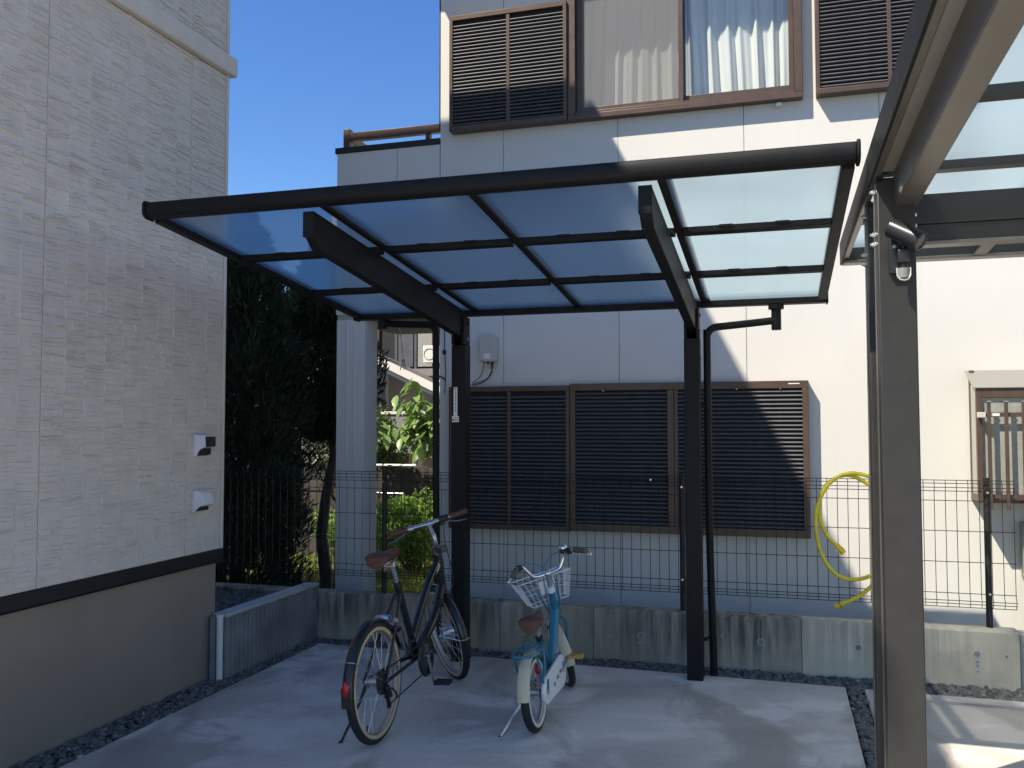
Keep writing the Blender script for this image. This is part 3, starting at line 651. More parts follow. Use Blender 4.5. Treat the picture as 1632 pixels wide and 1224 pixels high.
def curtain(x0, x1, y, z0, z1, folds, amp, seed):
    rr = random.Random(seed); nx, nz = 130, 14; V = []; F = []
    ph = [rr.uniform(0, 6.28) for _ in range(5)]
    for j in range(nz + 1):
        t = j / nz; z = z0 + (z1 - z0) * t
        for i in range(nx + 1):
            s = i / nx; sway = 0.05 * (1 - t) * math.sin(3.1 * s + ph[4])
            x = x0 + (x1 - x0) * s + sway
            d = amp * (math.sin(folds * 6.283 * s + ph[0]) + .5 * math.sin(folds * 1.73 * 6.283 * s + ph[1] + t) + .3 * math.sin(folds * .6 * 6.283 * s + ph[2] - 1.4 * t))
            V.append((x, y + d * (0.6 + 0.5 * (1 - t)), z + 0.004 * math.sin(folds * 6.28 * s)))
    for j in range(nz):
        for i in range(nx):
            a = j * (nx + 1) + i; F.append((a, a + 1, a + nx + 2, a + nx + 1))
    mb = MB().add(V, F); o = part(mb, 'curtain', M_CURTAIN, wfo, smooth=True)
    sd = o.modifiers.new('thick', 'SOLIDIFY'); sd.thickness = 0.0015
curtain(-1.46, -.62, 6.83, 3.90, 5.2, 9, .014, 3); curtain(-.66, .17, 6.80, 3.90, 5.2, 7, .020, 8)
part(MB().box(-1.6, .3, 6.79, 6.90, 5.18, 5.22).box(-1.6, .3, 6.785, 6.93, 3.83, 3.86), 'inner_sill', M_FARWHITE, wfo)
part(MB().box(.02, .06, 6.60, 6.62, 3.80, 3.815).box(.025, .055, 6.605, 6.648, 3.815, 3.826), 'hook', M_WPAINT, wfo)
for x, z in ((-1.13, 3.79), (-1.06, 3.83), (-.16, 3.80)): part(MB().cyl((x, WY, z), (x, WY - .02, z), .006, 8), 'wall_anchor', M_WPAINT, nh)

# projecting kitchen window with lattice at the right
bx0, bx1, by, bz0, bz1 = 1.240, 2.30, 6.415, 0.995, 1.735
mb = MB()
mb.box(bx0, bx0 + .035, by, by + .035, bz0, bz1).box(bx1 - .035, bx1, by, by + .035, bz0, bz1).box(bx0 + .035, bx1 - .035, by, by + .035, bz0, bz0 + .05).box(bx0 + .035, bx1 - .035, by, by + .035, bz1 - .06, bz1)
mb.box(bx0, bx0 + .03, WY - .035, WY - .0005, bz0, bz1 + .13).box(bx1 - .03, bx1, WY - .035, WY - .0005, bz0, bz1 + .13)
mb.box(bx0, bx0 + .03, by + .035, WY - .035, bz0, bz0 + .05).box(bx1 - .03, bx1, by + .035, WY - .035, bz0, bz0 + .05).box(bx0 + .03, bx1 - .03, by + .0355, WY - .0005, bz0, bz0 + .02)
mb.box(bx0 + .30, bx0 + .325, by + .012, by + .035, bz0 + .05, bz1 - .06).box(bx0 + .6, bx0 + .625, by + .012, by + .035, bz0 + .05, bz1 - .06)
bay = part(mb, 'bay_window', M_FRAME, nh, bevel=0.002)
part(MB().prism([(by - .01, bz1 + .002), (WY - .001, bz1 + .125), (WY - .001, bz1 + .13), (by - .01, bz1 + .007)], 'x', bx0 - .02, bx1 + .02), 'sloping_glass_roof', mat('grey_roof_glass', (0.20, 0.195, 0.18), 0.3, var=0.05, vscale=2), bay)
part(MB().box(bx0 + .004, bx0 + .008, by + .036, WY - .036, bz0 + .051, bz1 + .03), 'side_pane', M_GLASSY, bay)
part(MB().box(bx0 + .036, bx1 - .036, by + .018, by + .022, bz0 + .051, bz1 - .061), 'pane', M_GLASSY, bay)
part(MB().box(bx0 + .036, bx1 - .036, by - .03, by - .02, bz1 - .185, bz1 - .157).box(bx0 + .036, bx1 - .036, by - .03, by - .02, bz0 + .03, bz0 + .058), 'lattice_rail', M_FRAME, bay)
for i in range(10):
    x = bx0 + .065 + i * .1
    part(MB().box(x - .011, x + .011, by - .045, by - .031, bz0 - .04, bz1 - .09), 'lattice_bar', M_FRAME, bay, bevel=0.002)
    part(MB().box(x - .014, x + .014, by - .047, by - .029, bz1 - .0895, bz1 - .082), 'bar_cap', M_STEEL, bay)
part(MB().box(bx0 + .0, bx0 + .045, by - .05, by - .012, bz1 - .19, bz1 - .155), 'lattice_bracket', M_BOX, bay, bevel=0.002)
part(MB().box(bx0 + .076, bx0 + .128, by - .0335, by - .0305, bz1 - .180, bz1 - .162), 'maker_plate', M_LABEL, bay)
# grey-green appliance under the projecting window
au = thing('gas_appliance', 'grey-green wall appliance with bars below the projecting window', 'appliance', (1.75, 6.5, 0.45))
part(MB().box(1.525, 2.0, 6.36, 6.645, 0.50, 0.86), 'casing', mat('greygreen', (0.30, 0.31, 0.28), 0.6, var=0.08), au, bevel=0.008)
for z in (.875, .862, .835, .82, .775): part(MB().box(1.515, 2.0, 6.335, 6.343, z, z + .006), 'guard_bar', M_WIRE, au)
part(MB().box(1.60, 1.62, 6.37, 6.64, -.30, .4995).box(1.9, 1.92, 6.37, 6.64, -.30, .4995), 'stand', M_WIRE, au)

# small utility box with cables on the wall
ub = thing('utility_box', 'small grey utility box with black cables on the cream wall', 'utility box', (-2.155, 6.6, 1.99))
part(MB().box(-2.217, -2.093, 6.555, 6.649, 1.992, 2.186), 'casing', M_BOX, ub, bevel=0.005)
part(MB().box(-2.221, -2.089, 6.548, 6.558, 2.0, 2.19), 'cover', M_BOX, ub, bevel=0.004)
part(MB().box(-2.185, -2.13, 6.546, 6.5478, 2.015, 2.055), 'sticker', M_LABEL, ub)
part(MB().cyl((-2.165, 6.6, 1.995), (-2.165, 6.6, 1.978), .008, 10), 'cable_gland', M_BIKEMAT, ub)
part(MB().cyl((-2.130, 6.6, 1.995), (-2.133, 6.6, 1.935), .011, 10, .006), 'cable_gland', M_BIKEMAT, ub)
for s, e in (((-2.204, 6.62, 1.995), -.02), ((-2.133, 6.60, 1.94), .0), ((-2.135, 6.605, 1.94), .02)):
    part(MB().tube(spline([s, (s[0] - .01, 6.62, 1.92 - e), (s[0] - .06 - e, 6.635, 1.86 - e), (-2.31, 6.643, 1.825 - e * .5)], 8), .003, 6), 'cable', M_BIKEMAT, ub, smooth=True)
# cable with clip down the house corner
cc = thing('corner_cable', 'thin black cable clipped down the porch corner of the cream house', 'cable', (-2.545, 6.64, 1.5))
part(MB().tube(spline([(-2.545, 6.643, 2.42), (-2.545, 6.643, 2.1), (-2.541, 6.64, 2.06), (-2.535, 6.643, 1.9), (-2.545, 6.643, 1.75)], 6), .0035, 6), 'cable', M_BIKEMAT, cc, smooth=True)
part(MB().box(-2.558, -2.532, 6.628, 6.6495, 2.065, 2.10), 'clip', M_BIKEMAT, cc, bevel=0.003)
part(MB().tube(spline([(-2.64, 6.63, 1.87), (-2.60, 6.60, 1.895), (-2.565, 6.61, 1.885), (-2.535, 6.643, 1.86)], 6), .006, 6), 'stub_cable', M_BIKEMAT, cc, smooth=True)
#--PART3
# ------------------------------------------------------------------ bicycle canopy
cp = thing('bicycle_canopy', 'black aluminium cantilever bicycle canopy with frosted blue roof panels', 'canopy', (-1.23, 5.43, 0.0))
RX0, RX1, RY0, RY1 = -2.775, 0.288, 3.40, 5.60
SL_ = -0.103
def zr(y): return 2.470 + SL_ * (y - 3.45)          # underside of the roof glazing
NRM = Vector((0, -SL_, 1)).normalized()
def slope_bar(x0, x1, ya, yb, lo, hi, name, parent=cp, m=M_BLACK, bevel=0.003):
    """bar following the roof pitch, lo..hi measured from the glazing underside"""
    mb = MB().prism([(ya, zr(ya) + lo), (yb, zr(yb) + lo), (yb, zr(yb) + hi), (ya, zr(ya) + hi)], 'x', x0, x1)
    return part(mb, name, m, parent, bevel=bevel)
# front fascia (rounded hollow section) and rear gutter
ff = MB().prism([(RY0 + .060, zr(RY0) - .020), (RY0 + .020, zr(RY0) - .017), (RY0 + .004, zr(RY0) - .008), (RY0 - .002, zr(RY0) + .006), (RY0 - .002, zr(RY0) + .042), (RY0 + .006, zr(RY0) + .053), (RY0 + .060, zr(RY0) + .056)], 'x', RX0, RX1)
fb = part(ff, 'front_beam', M_BLACK, cp, bevel=0.004)
for xa, xb in ((RX0 - .014, RX0 - .0005), (RX1 + .0005, RX1 + .014)):
    part(MB().prism([(RY0 + .066, zr(RY0) - .026), (RY0 + .018, zr(RY0) - .023), (RY0 - .002, zr(RY0) - .012), (RY0 - .009, zr(RY0) + .004), (RY0 - .009, zr(RY0) + .046), (RY0 + .002, zr(RY0) + .060), (RY0 + .066, zr(RY0) + .063)], 'x', xa, xb), 'end_cap', M_BLACK, fb, bevel=0.004)
gt = part(MB().box(RX0 + .003, RX1 - .003, RY1 - .085, RY1, zr(RY1) - .026, zr(RY1) + .045), 'rear_gutter', M_BLACK, cp, bevel=0.005)
part(MB().box(RX1 - .0028, RX1 + .008, RY1 - .09, RY1 + .005, zr(RY1) - .032, zr(RY1) + .05), 'gutter_cap', M_BLACK, gt, bevel=0.004)
part(MB().box(RX0 - .008, RX0 + .0028, RY1 - .09, RY1 + .005, zr(RY1) - .032, zr(RY1) + .05), 'gutter_cap', M_BLACK, gt, bevel=0.004)
YA, YB = RY0 + .0635, RY1 - .0865
side_l = slope_bar(RX0 + .002, RX0 + .050, YA, YB, -.026, .046, 'side_frame'); side_r = slope_bar(RX1 - .050, RX1 - .002, YA, YB, -.026, .046, 'side_frame')
PXL, PXR = -1.968, -0.487
rafters = [PXL + .072, -1.205, PXR + .065]
for x in rafters: slope_bar(x - .018, x + .018, YA, YB, -.014, .040, 'rafter')
purl = [4.11, 4.855]
xs_b = [RX0 + .050] + rafters + [RX1 - .050]
for yp in purl:
    for i in range(4):
        a = xs_b[i] + (.0185 if i else .0005); b_ = xs_b[i + 1] - (.0185 if i < 3 else .0005)
        slope_bar(a, b_, yp - .026, yp + .026, -.030, -.0005, 'purlin')
rows = [YA] + purl + [YB]
for r in range(3):
    for i in range(4):
        a = xs_b[i] + (.0185 if i else .0005); b_ = xs_b[i + 1] - (.0185 if i < 3 else .0005)
        ya = rows[r] + (.001 if r else .0005); yb = rows[r + 1] - .001
        mb = MB().prism([(ya, zr(ya)), (yb, zr(yb)), (yb, zr(yb) + .003), (ya, zr(ya) + .003)], 'x', a, b_)
        clear_top(part(mb, 'roof_panel', M_POLY, cp))
        if r < 2:
            for t in (.3, .68):
                xx = a + (b_ - a) * t; yy = rows[r + 1] - .034
                part(MB().box(xx - .03, xx + .03, yy, yy + .012, zr(yy) - .012, zr(yy) - .001), 'panel_clip', M_BLACK, cp)
# cantilever arms and posts
for px_ in (PXL, PXR):
    w = .026
    mb = MB().prism([(3.470, zr(3.47) - .026), (5.49, zr(5.49) - .022), (5.49, 2.02), (5.385, 2.07), (3.535, 2.285), (3.474, 2.335)], 'x', px_ - w, px_ + w)
    arm = part(mb, 'cantilever_arm', M_BLACK, cp, bevel=0.004)
    part(MB().box(px_ - .0275, px_ + .0275, 3.460, 3.4695, 2.328, zr(3.47) - .026), 'arm_cap', M_BLACK, arm, bevel=0.003)
    post = part(MB().box(px_ - .046, px_ + .046, 5.380, 5.490, -0.085, 2.018).box(px_ - .044, px_ - .0265, 5.37, 5.485, 2.02, 2.20).box(px_ + .0265, px_ + .044, 5.37, 5.485, 2.02, 2.20), 'post', M_BLACK, cp, bevel=0.004)
    for zz in (2.06, 2.16): part(MB().cyl((px_ + .044, 5.43, zz), (px_ + .051, 5.43, zz), .011, 6), 'bolt', M_STEEL if zz < 2.1 else M_BLACK, post)
    for zz in (1.9, .3): part(MB().cyl((px_ + .046, 5.44, zz), (px_ + .051, 5.44, zz), .008, 10), 'hole_plug', M_BIKEMAT, post)
# instruction label on one post
lb = part(MB().box(PXL - .030, PXL - .004, 5.3775, 5.3796, 1.560, 1.745), 'instruction_label', M_LABEL, cp, label='white instruction label with small print on the post')
part(MB().box(PXL - .040, PXL + .006, 5.3772, 5.3796, 1.520, 1.559), 'lower_label', M_LABEL, lb)
part(MB().box(PXL - .028, PXL - .006, 5.3768, 5.3774, 1.732, 1.742), 'yellow_strip', M_YELINK, lb)
for i in range(13):
    z = 1.722 - i * .012
    if rnd.random() < .85: part(MB().box(PXL - .020 + rnd.uniform(-.002, .002), PXL - .012 + rnd.uniform(-.002, .002), 5.3768, 5.3774, z - .004, z + .002), 'print_mark', M_INK, lb)
part(MB().box(PXL - .036, PXL - .026, 5.3764, 5.3770, 1.528, 1.540), 'print_mark', M_INK, lb)
for k in range(3): part(MB().box(PXL - .022, PXL + .002, 5.3764, 5.3770, 1.528 + k * .009, 1.531 + k * .009), 'print_mark', M_INK, lb)

# downpipes of the canopy
dp = part(MB().tube(spline([(.000, 5.555, 2.128), (-.10, 5.548, 2.118), (-.30, 5.515, 2.098), (-.355, 5.505, 2.092), (-.385, 5.50, 2.075), (-.402, 5.497, 2.045), (-.405, 5.497, 1.98), (-.404, 5.51, 1.0), (-.398, 5.53, .5), (-.392, 5.545, .20), (-.388, 5.548, -.07)], 7), .0225, 16), 'downpipe', M_BLACK, cp, smooth=True)
part(MB().cyl((0.0, 5.555, 2.07), (0.0, 5.555, 2.20), .029, 18).cyl((0, 5.555, 2.195), (0, 5.555, 2.2205), .046, 18), 'drain_socket', M_BLACK, dp, smooth=True)
for z in (1.62, .22): part(MB().box(PXR + .046, -.42, 5.48, 5.50, z - .008, z + .008).torus((-.402, 5.512 if z > 1 else 5.545, z), (0, 0, 1), .024, .004, 20, 6), 'pipe_bracket', M_BLACK, dp)
dp2 = part(MB().tube(spline([(-2.58, 5.56, 2.205), (-2.50, 5.555, 2.19), (-2.30, 5.52, 2.175), (-2.215, 5.505, 2.168), (-2.185, 5.50, 2.15), (-2.168, 5.50, 2.11), (-2.168, 5.50, 2.0), (-2.168, 5.51, 1.0), (-2.165, 5.54, .3), (-2.160, 5.545, -.07)], 7), .0225, 16), 'downpipe', M_BLACK, cp, smooth=True)
part(MB().cyl((-2.58, 5.555, 2.16), (-2.58, 5.555, 2.215), .029, 18), 'drain_socket', M_BLACK, dp2, smooth=True)

# ------------------------------------------------------------------ carport at the right
ct = thing('carport', 'dark bronze carport with paired posts, deep beams and frosted roof', 'carport', (0.42, 3.5, 0.0))
CS = -0.018
def zc(y): return 2.452 + CS * (y - 3.5)
def cslope(x0, x1, ya, yb, lo, hi, name, parent=ct, m=M_BRONZE, bevel=0.003):
    return part(MB().prism([(ya, zc(ya) + lo), (yb, zc(yb) + lo), (yb, zc(yb) + hi), (ya, zc(ya) + hi)], 'x', x0, x1), name, m, parent, bevel=bevel)
CX0, CX1, CY0, CY1 = .330, 3.30, -1.6, 5.02
cslope(CX0, CX0 + .010, CY0, CY1, -.075, .045, 'side_frame', m=M_BLACK)
cslope(CX0 + .0105, CX0 + .038, CY0, CY1, -.060, .020, 'side_frame_web', m=M_BRONZE_L)
cslope(CX1 - .04, CX1, CY0, CY1, -.075, .045, 'side_frame')
part(MB().prism([(CY0, zc(CY0) - .048), (3.395, zc(3.395) - .048), (3.395, zc(3.395) - .040), (CY0, zc(CY0) - .040)], 'x', CX0 + .0385, .4115), 'edge_plate', mat('edge_plate_grey', (0.30, 0.285, 0.255), 0.42, 0.3, var=0.06, vscale=10), ct)
# deep beam carried by the front post, running towards the viewer
cslope(.412, .490, CY0, 3.44, -.172, -.040, 'main_beam', m=M_BRONZE_L, bevel=0.004)
cslope(.4225, .4795, CY0, 3.44, -.039, -.012, 'beam_flange')
cslope(3.02, 3.10, CY0, 4.9, -.172, -.040, 'main_beam', m=M_BRONZE_L, bevel=0.004)
xb = part(MB().box(.482, 3.01, 3.462, 3.535, 2.222, 2.330), 'cross_beam', M_BRONZE, ct, bevel=0.003)
part(MB().box(.482, 3.01, 3.470, 3.527, 2.160, 2.2215), 'lower_chord', M_BRONZE, xb, bevel=0.002)
part(MB().box(.482, 3.01, 3.464, 3.533, 2.146, 2.1595), 'bottom_flange', M_BRONZE_L, xb, bevel=0.002)
for yp in (0.0, .70, 1.40, 2.10, 2.79, 3.50, 4.26):
    cslope(CX0 + .0385, CX1 - .0405, yp - .028, yp + .028, -.034, -.001, 'purlin')
yy = [CY0 + .02, 0.0, .70, 1.40, 2.10, 2.79, 3.50, 4.26, CY1 - .085]
xx = [CX0 + .039, .98, 1.70, 2.45, CX1 - .041]
for i in range(4):
    for j in range(len(yy) - 1):
        a, b_ = yy[j] + .001, yy[j + 1] - .001
        clear_top(part(MB().prism([(a, zc(a)), (b_, zc(b_)), (b_, zc(b_) + .003), (a, zc(a) + .003)], 'x', xx[i] + (.0195 if i else .0005), xx[i + 1] - (.0195 if i < 3 else .0005)), 'roof_panel', M_POLY, ct))
for x in xx[1:4]: cslope(x - .019, x + .019, CY0 + .02, CY1 - .086, .0, .04, 'rafter', m=M_BRONZE_L)
cg = part(MB().box(CX0 + .0105, CX1 - .045, CY1 - .084, CY1 - .002, zc(CY1) - .062, zc(CY1) + .045), 'rear_gutter', M_BRONZE, ct, bevel=0.004)
part(MB().box(CX0 + .0105, CX1 - .045, CY1 - .088, CY1 + .002, zc(CY1) - .078, zc(CY1) - .0625), 'gutter_lip', M_BRONZE_L, cg, bevel=0.003)
part(MB().prism([(4.30, zc(4.3) - .036), (4.93, zc(4.93) - .064), (4.93, zc(4.93) - .074), (4.30, zc(4.3) - .046)], 'x', .955, 1.015), 'bracket_arm', M_BRONZE_L, ct, bevel=0.002)
def cpost(y0, top):
    x0, x1, d = .352, .478, .11
    po = part(MB().box(x0, x1, y0, y0 + d, -.085, top), 'post', M_BRONZE, ct, bevel=0.005)
    part(MB().cyl((x0 + .012, y0, top), (x0 + .012, y0 + d, top), .012, 14), 'rounded_top', M_BRONZE, po, smooth=True)
    for zz in (top - .045, top - .20, top - .235):
        part(MB().cyl((x0 - .002, y0 + .03, zz), (x0 - .014, y0 + .03, zz), .010, 8).cyl((x0 - .014, y0 + .03, zz), (x0 - .022, y0 + .03, zz), .006, 8), 'bolt', M_STEEL, po, smooth=True)
    part(MB().box(x0 - .0025, x0 - .0003, y0 + .07, y0 + .10, -.08, top - .06), 'lit_side_strip', M_BRONZE_L, po)  # pale strip paints the sunlit look of the post's left face
    part(MB().box(CX0 + .039, x0 - .0026, y0 + .035, y0 + .075, zc(y0) - .11, zc(y0) - .062), 'roof_bracket', M_STEEL, po)
    return po
cp1 = cpost(3.40, 2.385); cp2 = cpost(3.755, 2.375)
for zz in (2.25, 2.21): part(MB().cyl((.4785, 3.43, zz), (.486, 3.43, zz), .008, 8), 'bolt', M_STEEL, cp1)

# spotlight with motion sensor on the front post
spt = thing('spotlight', 'dark grey cylindrical spotlight with motion sensor on the carport post', 'spotlight', (0.41, 3.38, 2.08))
M_SPOT = mat('spot_metal', (0.045, 0.046, 0.050), 0.3, 0.6, var=0.1, vscale=20)
A = Vector((.392, 3.345, 2.190)); D = Vector((.72, -.42, -.52)).normalized()
part(MB().box(.386, .452, 3.375, 3.3995, 2.035, 2.165), 'mount_plate', M_SPOT, spt, bevel=0.004)
hd = part(MB().cyl(A, A + D * .052, .034, 26).cyl(A + D * .0525, A + D * .118, .0345, 26), 'lamp_head', M_SPOT, spt, smooth=True)
part(MB().torus(A + D * .118, D, .031, .0045, 28, 8), 'rim', M_SPOT, hd, smooth=True)
part(MB().cyl(A + D * .1135, A + D * .1165, .028, 24), 'lens', M_GLASSY, hd, smooth=True)
part(MB().tube([(.418, 3.376, 2.11), (.422, 3.352, 2.135), A + D * .06 + Vector((0, 0.01, -.025))], .011, 10), 'swivel_arm', M_SPOT, spt, smooth=True)
part(MB().cyl((.402, 3.376, 2.128), (.402, 3.368, 2.128), .006, 10), 'screw', M_STEEL, spt)
sn = part(MB().box(.410, .448, 3.335, 3.374, 2.065, 2.112).cyl((.429, 3.355, 2.066), (.429, 3.355, 2.045), .014, 14), 'sensor_body', M_SPOT, spt, bevel=0.004)
part(MB().cyl((.429, 3.352, 2.046), (.429, 3.352, 2.012), .021, 18), 'sensor_lens', mat('sensor_lens', (0.20, 0.20, 0.20), 0.25, var=0.08), sn, smooth=True)
part(MB().tube([(.407, 3.348, 2.048), (.408, 3.342, 2.02), (.416, 3.338, 2.006), (.429, 3.336, 2.002), (.442, 3.338, 2.006), (.450, 3.342, 2.02), (.451, 3.348, 2.048)], .003, 8), 'sensor_hood', mat('hood_plastic', (0.35, 0.35, 0.34), 0.4, var=0.08), sn, smooth=True)

# ------------------------------------------------------------------ wire mesh fence on the retaining wall
fc = thing('mesh_fence', 'dark brown welded wire mesh fence on top of the retaining wall', 'fence', (-1.0, 5.83, 0.312))
FO = ORG[fc.name]; FY = 5.835; wr = .0021
zs = [1.170, 1.152, 1.128, 1.106, 1.050, .871, .690, .507, .466, .447, .426]
vw = MB().tube([(0, 0, 1.172), (0, -.010, 1.150), (0, -.016, 1.128), (0, -.004, 1.104), (0, 0, 1.09), (0, 0, .50), (0, -.004, .486), (0, -.016, .466), (0, -.010, .446), (0, 0, .424)], wr, 5)
vwm = mesh_of(vw, 'vertical_wire', M_WIRE, (0, 0, 0), False)
x = 1.312; k = 0
while x > -4.7:
    inst(vwm, 'vertical_wire', fc, (x - FO[0], FY - FO[1], -FO[2])); x -= .0605; k += 1
hw = mesh_of(MB().tube([(-.5, 0, 0), (.5, 0, 0)], wr * 1.1, 5), 'horizontal_wire', M_WIRE, (0, 0, 0), False)
for xa, xb_ in ((-4.70, -2.69), (-2.685, -.605), (-.595, 1.316)):
    for z in zs:
        dy = -.016 if z in (1.128, .466) else (-.010 if z in (1.152, .447) else 0)
        inst(hw, 'horizontal_wire', fc, ((xa + xb_) / 2 - FO[0], FY - .0042 + dy - FO[1], z - FO[2]), (xb_ - xa, 1, 1))
for xp in (1.175, -.60, -2.70, -4.6):
    po = part(MB().cyl((xp, 5.860, .25), (xp, 5.860, 1.178), .0185, 16), 'post', M_WIRE, fc, smooth=True)
    part(MB().cyl((xp, 5.860, 1.1785), (xp, 5.860, 1.186), .0195, 16), 'post_cap', M_WIRE, po, smooth=True)
    for z in (1.10, .508): part(MB().cyl((xp, 5.842, z), (xp, 5.828, z), .007, 10), 'bolt', M_STEEL, po, smooth=True)

# ------------------------------------------------------------------ garden hose hung on the fence
hz = thing('garden_hose', 'yellow garden hose coiled over the wire mesh fence', 'hose', (0.42, 5.82, 0.43))
pp = [(1336, 872), (1318, 853), (1307, 825), (1307, 795), (1320, 770), (1348, 757), (1378, 768), (1405, 792), (1422, 840), (1415, 888), (1388, 917), (1350, 923), (1322, 905), (1304, 866), (1301, 815), (1318, 775), (1345, 756), (1378, 757), (1410, 775), (1428, 830), (1418, 900), (1390, 933), (1366, 952), (1342, 962)]
n = len(pp); path = []
for i, (a, b_) in enumerate(pp):
    y = 5.800 if i < 9 else 5.782
    if 4 <= i <= 6: y = 5.815
    if 15 <= i <= 18: y = 5.800
    path.append(at(a, b_, y))
part(MB().tube(spline(path, 6), .0122, 12), 'hose', M_HOSE, hz, smooth=True)
for e, d, k in ((path[0], path[0] - path[1], 0), (path[-1], path[-1] - path[-2], 1)):
    d = d.normalized()
    c_ = part(MB().cyl(e - d * .012, e + d * .014, .0165, 14).cyl(e + d * .0142, e + d * .046, .0195, 14, .0175), 'connector', M_HOSE2, hz, smooth=True)
    part(MB().torus(e + d * .014, d, .0180, .0026, 18, 6), 'seal_ring', M_BIKEMAT if k else M_HOSE2, c_, smooth=True)
    part(MB().cyl(e + d * .0462, e + d * .0475, .012, 12), 'bore', M_BIKEMAT, c_, smooth=True)
#--PART4
# ------------------------------------------------------------------ garden beyond the porch
def foliage(name, m, parent, P, L, Wd, bend=0.12, up=0.35):
    n = len(P); D = unit(rng.normal(size=(n, 3)) + np.array([0, 0, up])); N = unit(rng.normal(size=(n, 3)))
    V, F = quads_cloud(P, D, N, L * rng.uniform(.6, 1.25, n), Wd * rng.uniform(.6, 1.25, n), bend)
    org = np.array(ORG.get(parent.name, (0, 0, 0)))
    me = raw_mesh(name, V - org, F, m); o = bpy.data.objects.new(name, me); COL.objects.link(o); o.parent = parent; return o
def blob_points(centers, radii, n, shell=0.55):
    idx = rng.integers(0, len(centers), n); d = unit(rng.normal(size=(n, 3)))
    r = (shell + (1 - shell) * rng.random((n, 1)) ** 0.5)
    return np.array(centers)[idx] + d * r * np.array(radii)[idx] + rng.normal(scale=.012, size=(n, 3))
def limb(mb, a, b_, r0, r1, k=5, wob=0.06):
    a = Vector(a); b_ = Vector(b_); pts = []
    for i in range(k + 1):
        t = i / k; j = Vector((rnd.uniform(-1, 1), rnd.uniform(-1, 1), rnd.uniform(-.4, .4))) * wob * (b_ - a).length * math.sin(math.pi * t)
        pts.append(a.lerp(b_, t) + j)
    mb.tube(pts, [r0 + (r1 - r0) * i / k for i in range(k + 1)], 7)
    return pts

# dense dark conifer beside the siding house
def conifer(cx, cy, h, rx, ry, label, n, zb=0.0):
    t = thing('conifer_tree', label, 'tree', (cx, cy, -0.30))
    mb = MB(); limb(mb, (cx, cy, -.32), (cx + .05, cy, h * .9), .07, .012, 8, .02)
    br = []
    for i in range(46):
        z = zb + (h - zb) * rnd.uniform(.06, .9); a = rnd.uniform(0, 6.28); rr = (1 - (z / h) ** 2.2) * rnd.uniform(.55, .95)
        pts = limb(mb, (cx, cy, z), (cx + math.cos(a) * rx * rr, cy + math.sin(a) * ry * rr, z + rnd.uniform(.15, .5)), .016, .004, 4, .1); br.append(pts)
    part(mb, 'trunk', M_BARK, t, smooth=True)
    z = zb + rng.random(n) ** .9 * (h - zb); prof = np.clip(1 - (z / h) ** 2.6, .05, 1) ** .6 * np.clip(.82 + (z - zb) / h * .72 if zb == 0 else .25 + (z - zb) * 1.6, .2, 1)
    a = rng.uniform(0, 6.283, n); lump = 1 + .16 * np.sin(5 * a + 3 * z) + .12 * np.sin(9 * a - 5 * z + 1) + .10 * np.sin(13 * z)
    r = np.sqrt(rng.uniform(.30, 1.0, n)) * prof * lump
    P = np.stack([cx + np.cos(a) * rx * r, cy + np.sin(a) * ry * r, z + rng.normal(scale=.03, size=n) + .05], 1)
    D = unit(np.stack([np.cos(a) * .5, np.sin(a) * .5, np.full(n, .75)], 1) + rng.normal(scale=.35, size=(n, 3))); N = unit(rng.normal(size=(n, 3)))
    V, F = quads_cloud(P, D, N, rng.uniform(.05, .12, n), rng.uniform(.010, .022, n), .05)
    me = raw_mesh('crown', V - np.array(t.location), F, L_CONIFER); o = bpy.data.objects.new('crown', me); COL.objects.link(o); o.parent = t
conifer(-4.50, 6.75, 3.25, .60, .60, 'tall dense dark conifer touching the corner of the siding house', 42000)
conifer(-4.10, 7.55, 3.10, .56, .55, 'dark conifer with a raised crown between the taller conifer and the porch pillar', 30000, 1.30)
conifer(-5.75, 8.3, 3.3, .75, .6, 'broad dark conifer added to block light behind the two conifers of the fence corner', 30000)  # filler tree, added to block light showing behind the other conifers
# bare twiggy branches and a small leafy shrub between conifer and pillar
tw = thing('twiggy_shrub', 'small shrub with bare twigs and a few glossy leaves beside the porch pillar', 'shrub', (-4.45, 8.45, -0.30))
mb = MB(); tips = []
limb(mb, (-4.45, 8.45, -.32), (-4.42, 8.42, .95), .030, .022, 5, .04)
for i in range(30):
    a = rnd.uniform(0, 6.28); e = Vector((-4.42 + math.cos(a) * rnd.uniform(.15, .5), 8.42 + math.sin(a) * rnd.uniform(.1, .4), rnd.uniform(1.05, 1.75)))
    pts = limb(mb, (-4.42, 8.42, rnd.uniform(.6, .97)), e, .011, .003, 5, .12); tips += pts[2:]
    for k in range(3):
        q = pts[rnd.randint(2, 5)]; limb(mb, q, q + Vector((rnd.uniform(-.2, .2), rnd.uniform(-.2, .2), rnd.uniform(.05, .3))), .005, .0015, 3, .1)
part(mb, 'stem', M_BARK, tw, smooth=True)
tp_ = np.array([tuple(p) for p in tips]); foliage('crown', L_BUSH, tw, tp_[rng.integers(0, len(tp_), 900)] + rng.normal(scale=.06, size=(900, 3)), .055, .03)
# lawn
n = 17000
P = np.stack([rng.uniform(-7.0, -2.65, n), rng.uniform(8.2, 11.6, n), np.full(n, -.30)], 1)
D = unit(np.stack([rng.normal(scale=.45, size=n), rng.normal(scale=.45, size=n), np.ones(n)], 1)); N = unit(rng.normal(size=(n, 3)) * np.array([1, 1, .1]))
V, F = quads_cloud(P, D, N, rng.uniform(.05, .14, n), rng.uniform(.006, .012, n), .08)
gr = bpy.data.objects.new('lawn_grass', raw_mesh('lawn_grass', V, F, L_GRASS)); COL.objects.link(gr)
tag(gr, 'short sunlit grass growing behind the retaining wall', 'grass', kind='stuff')
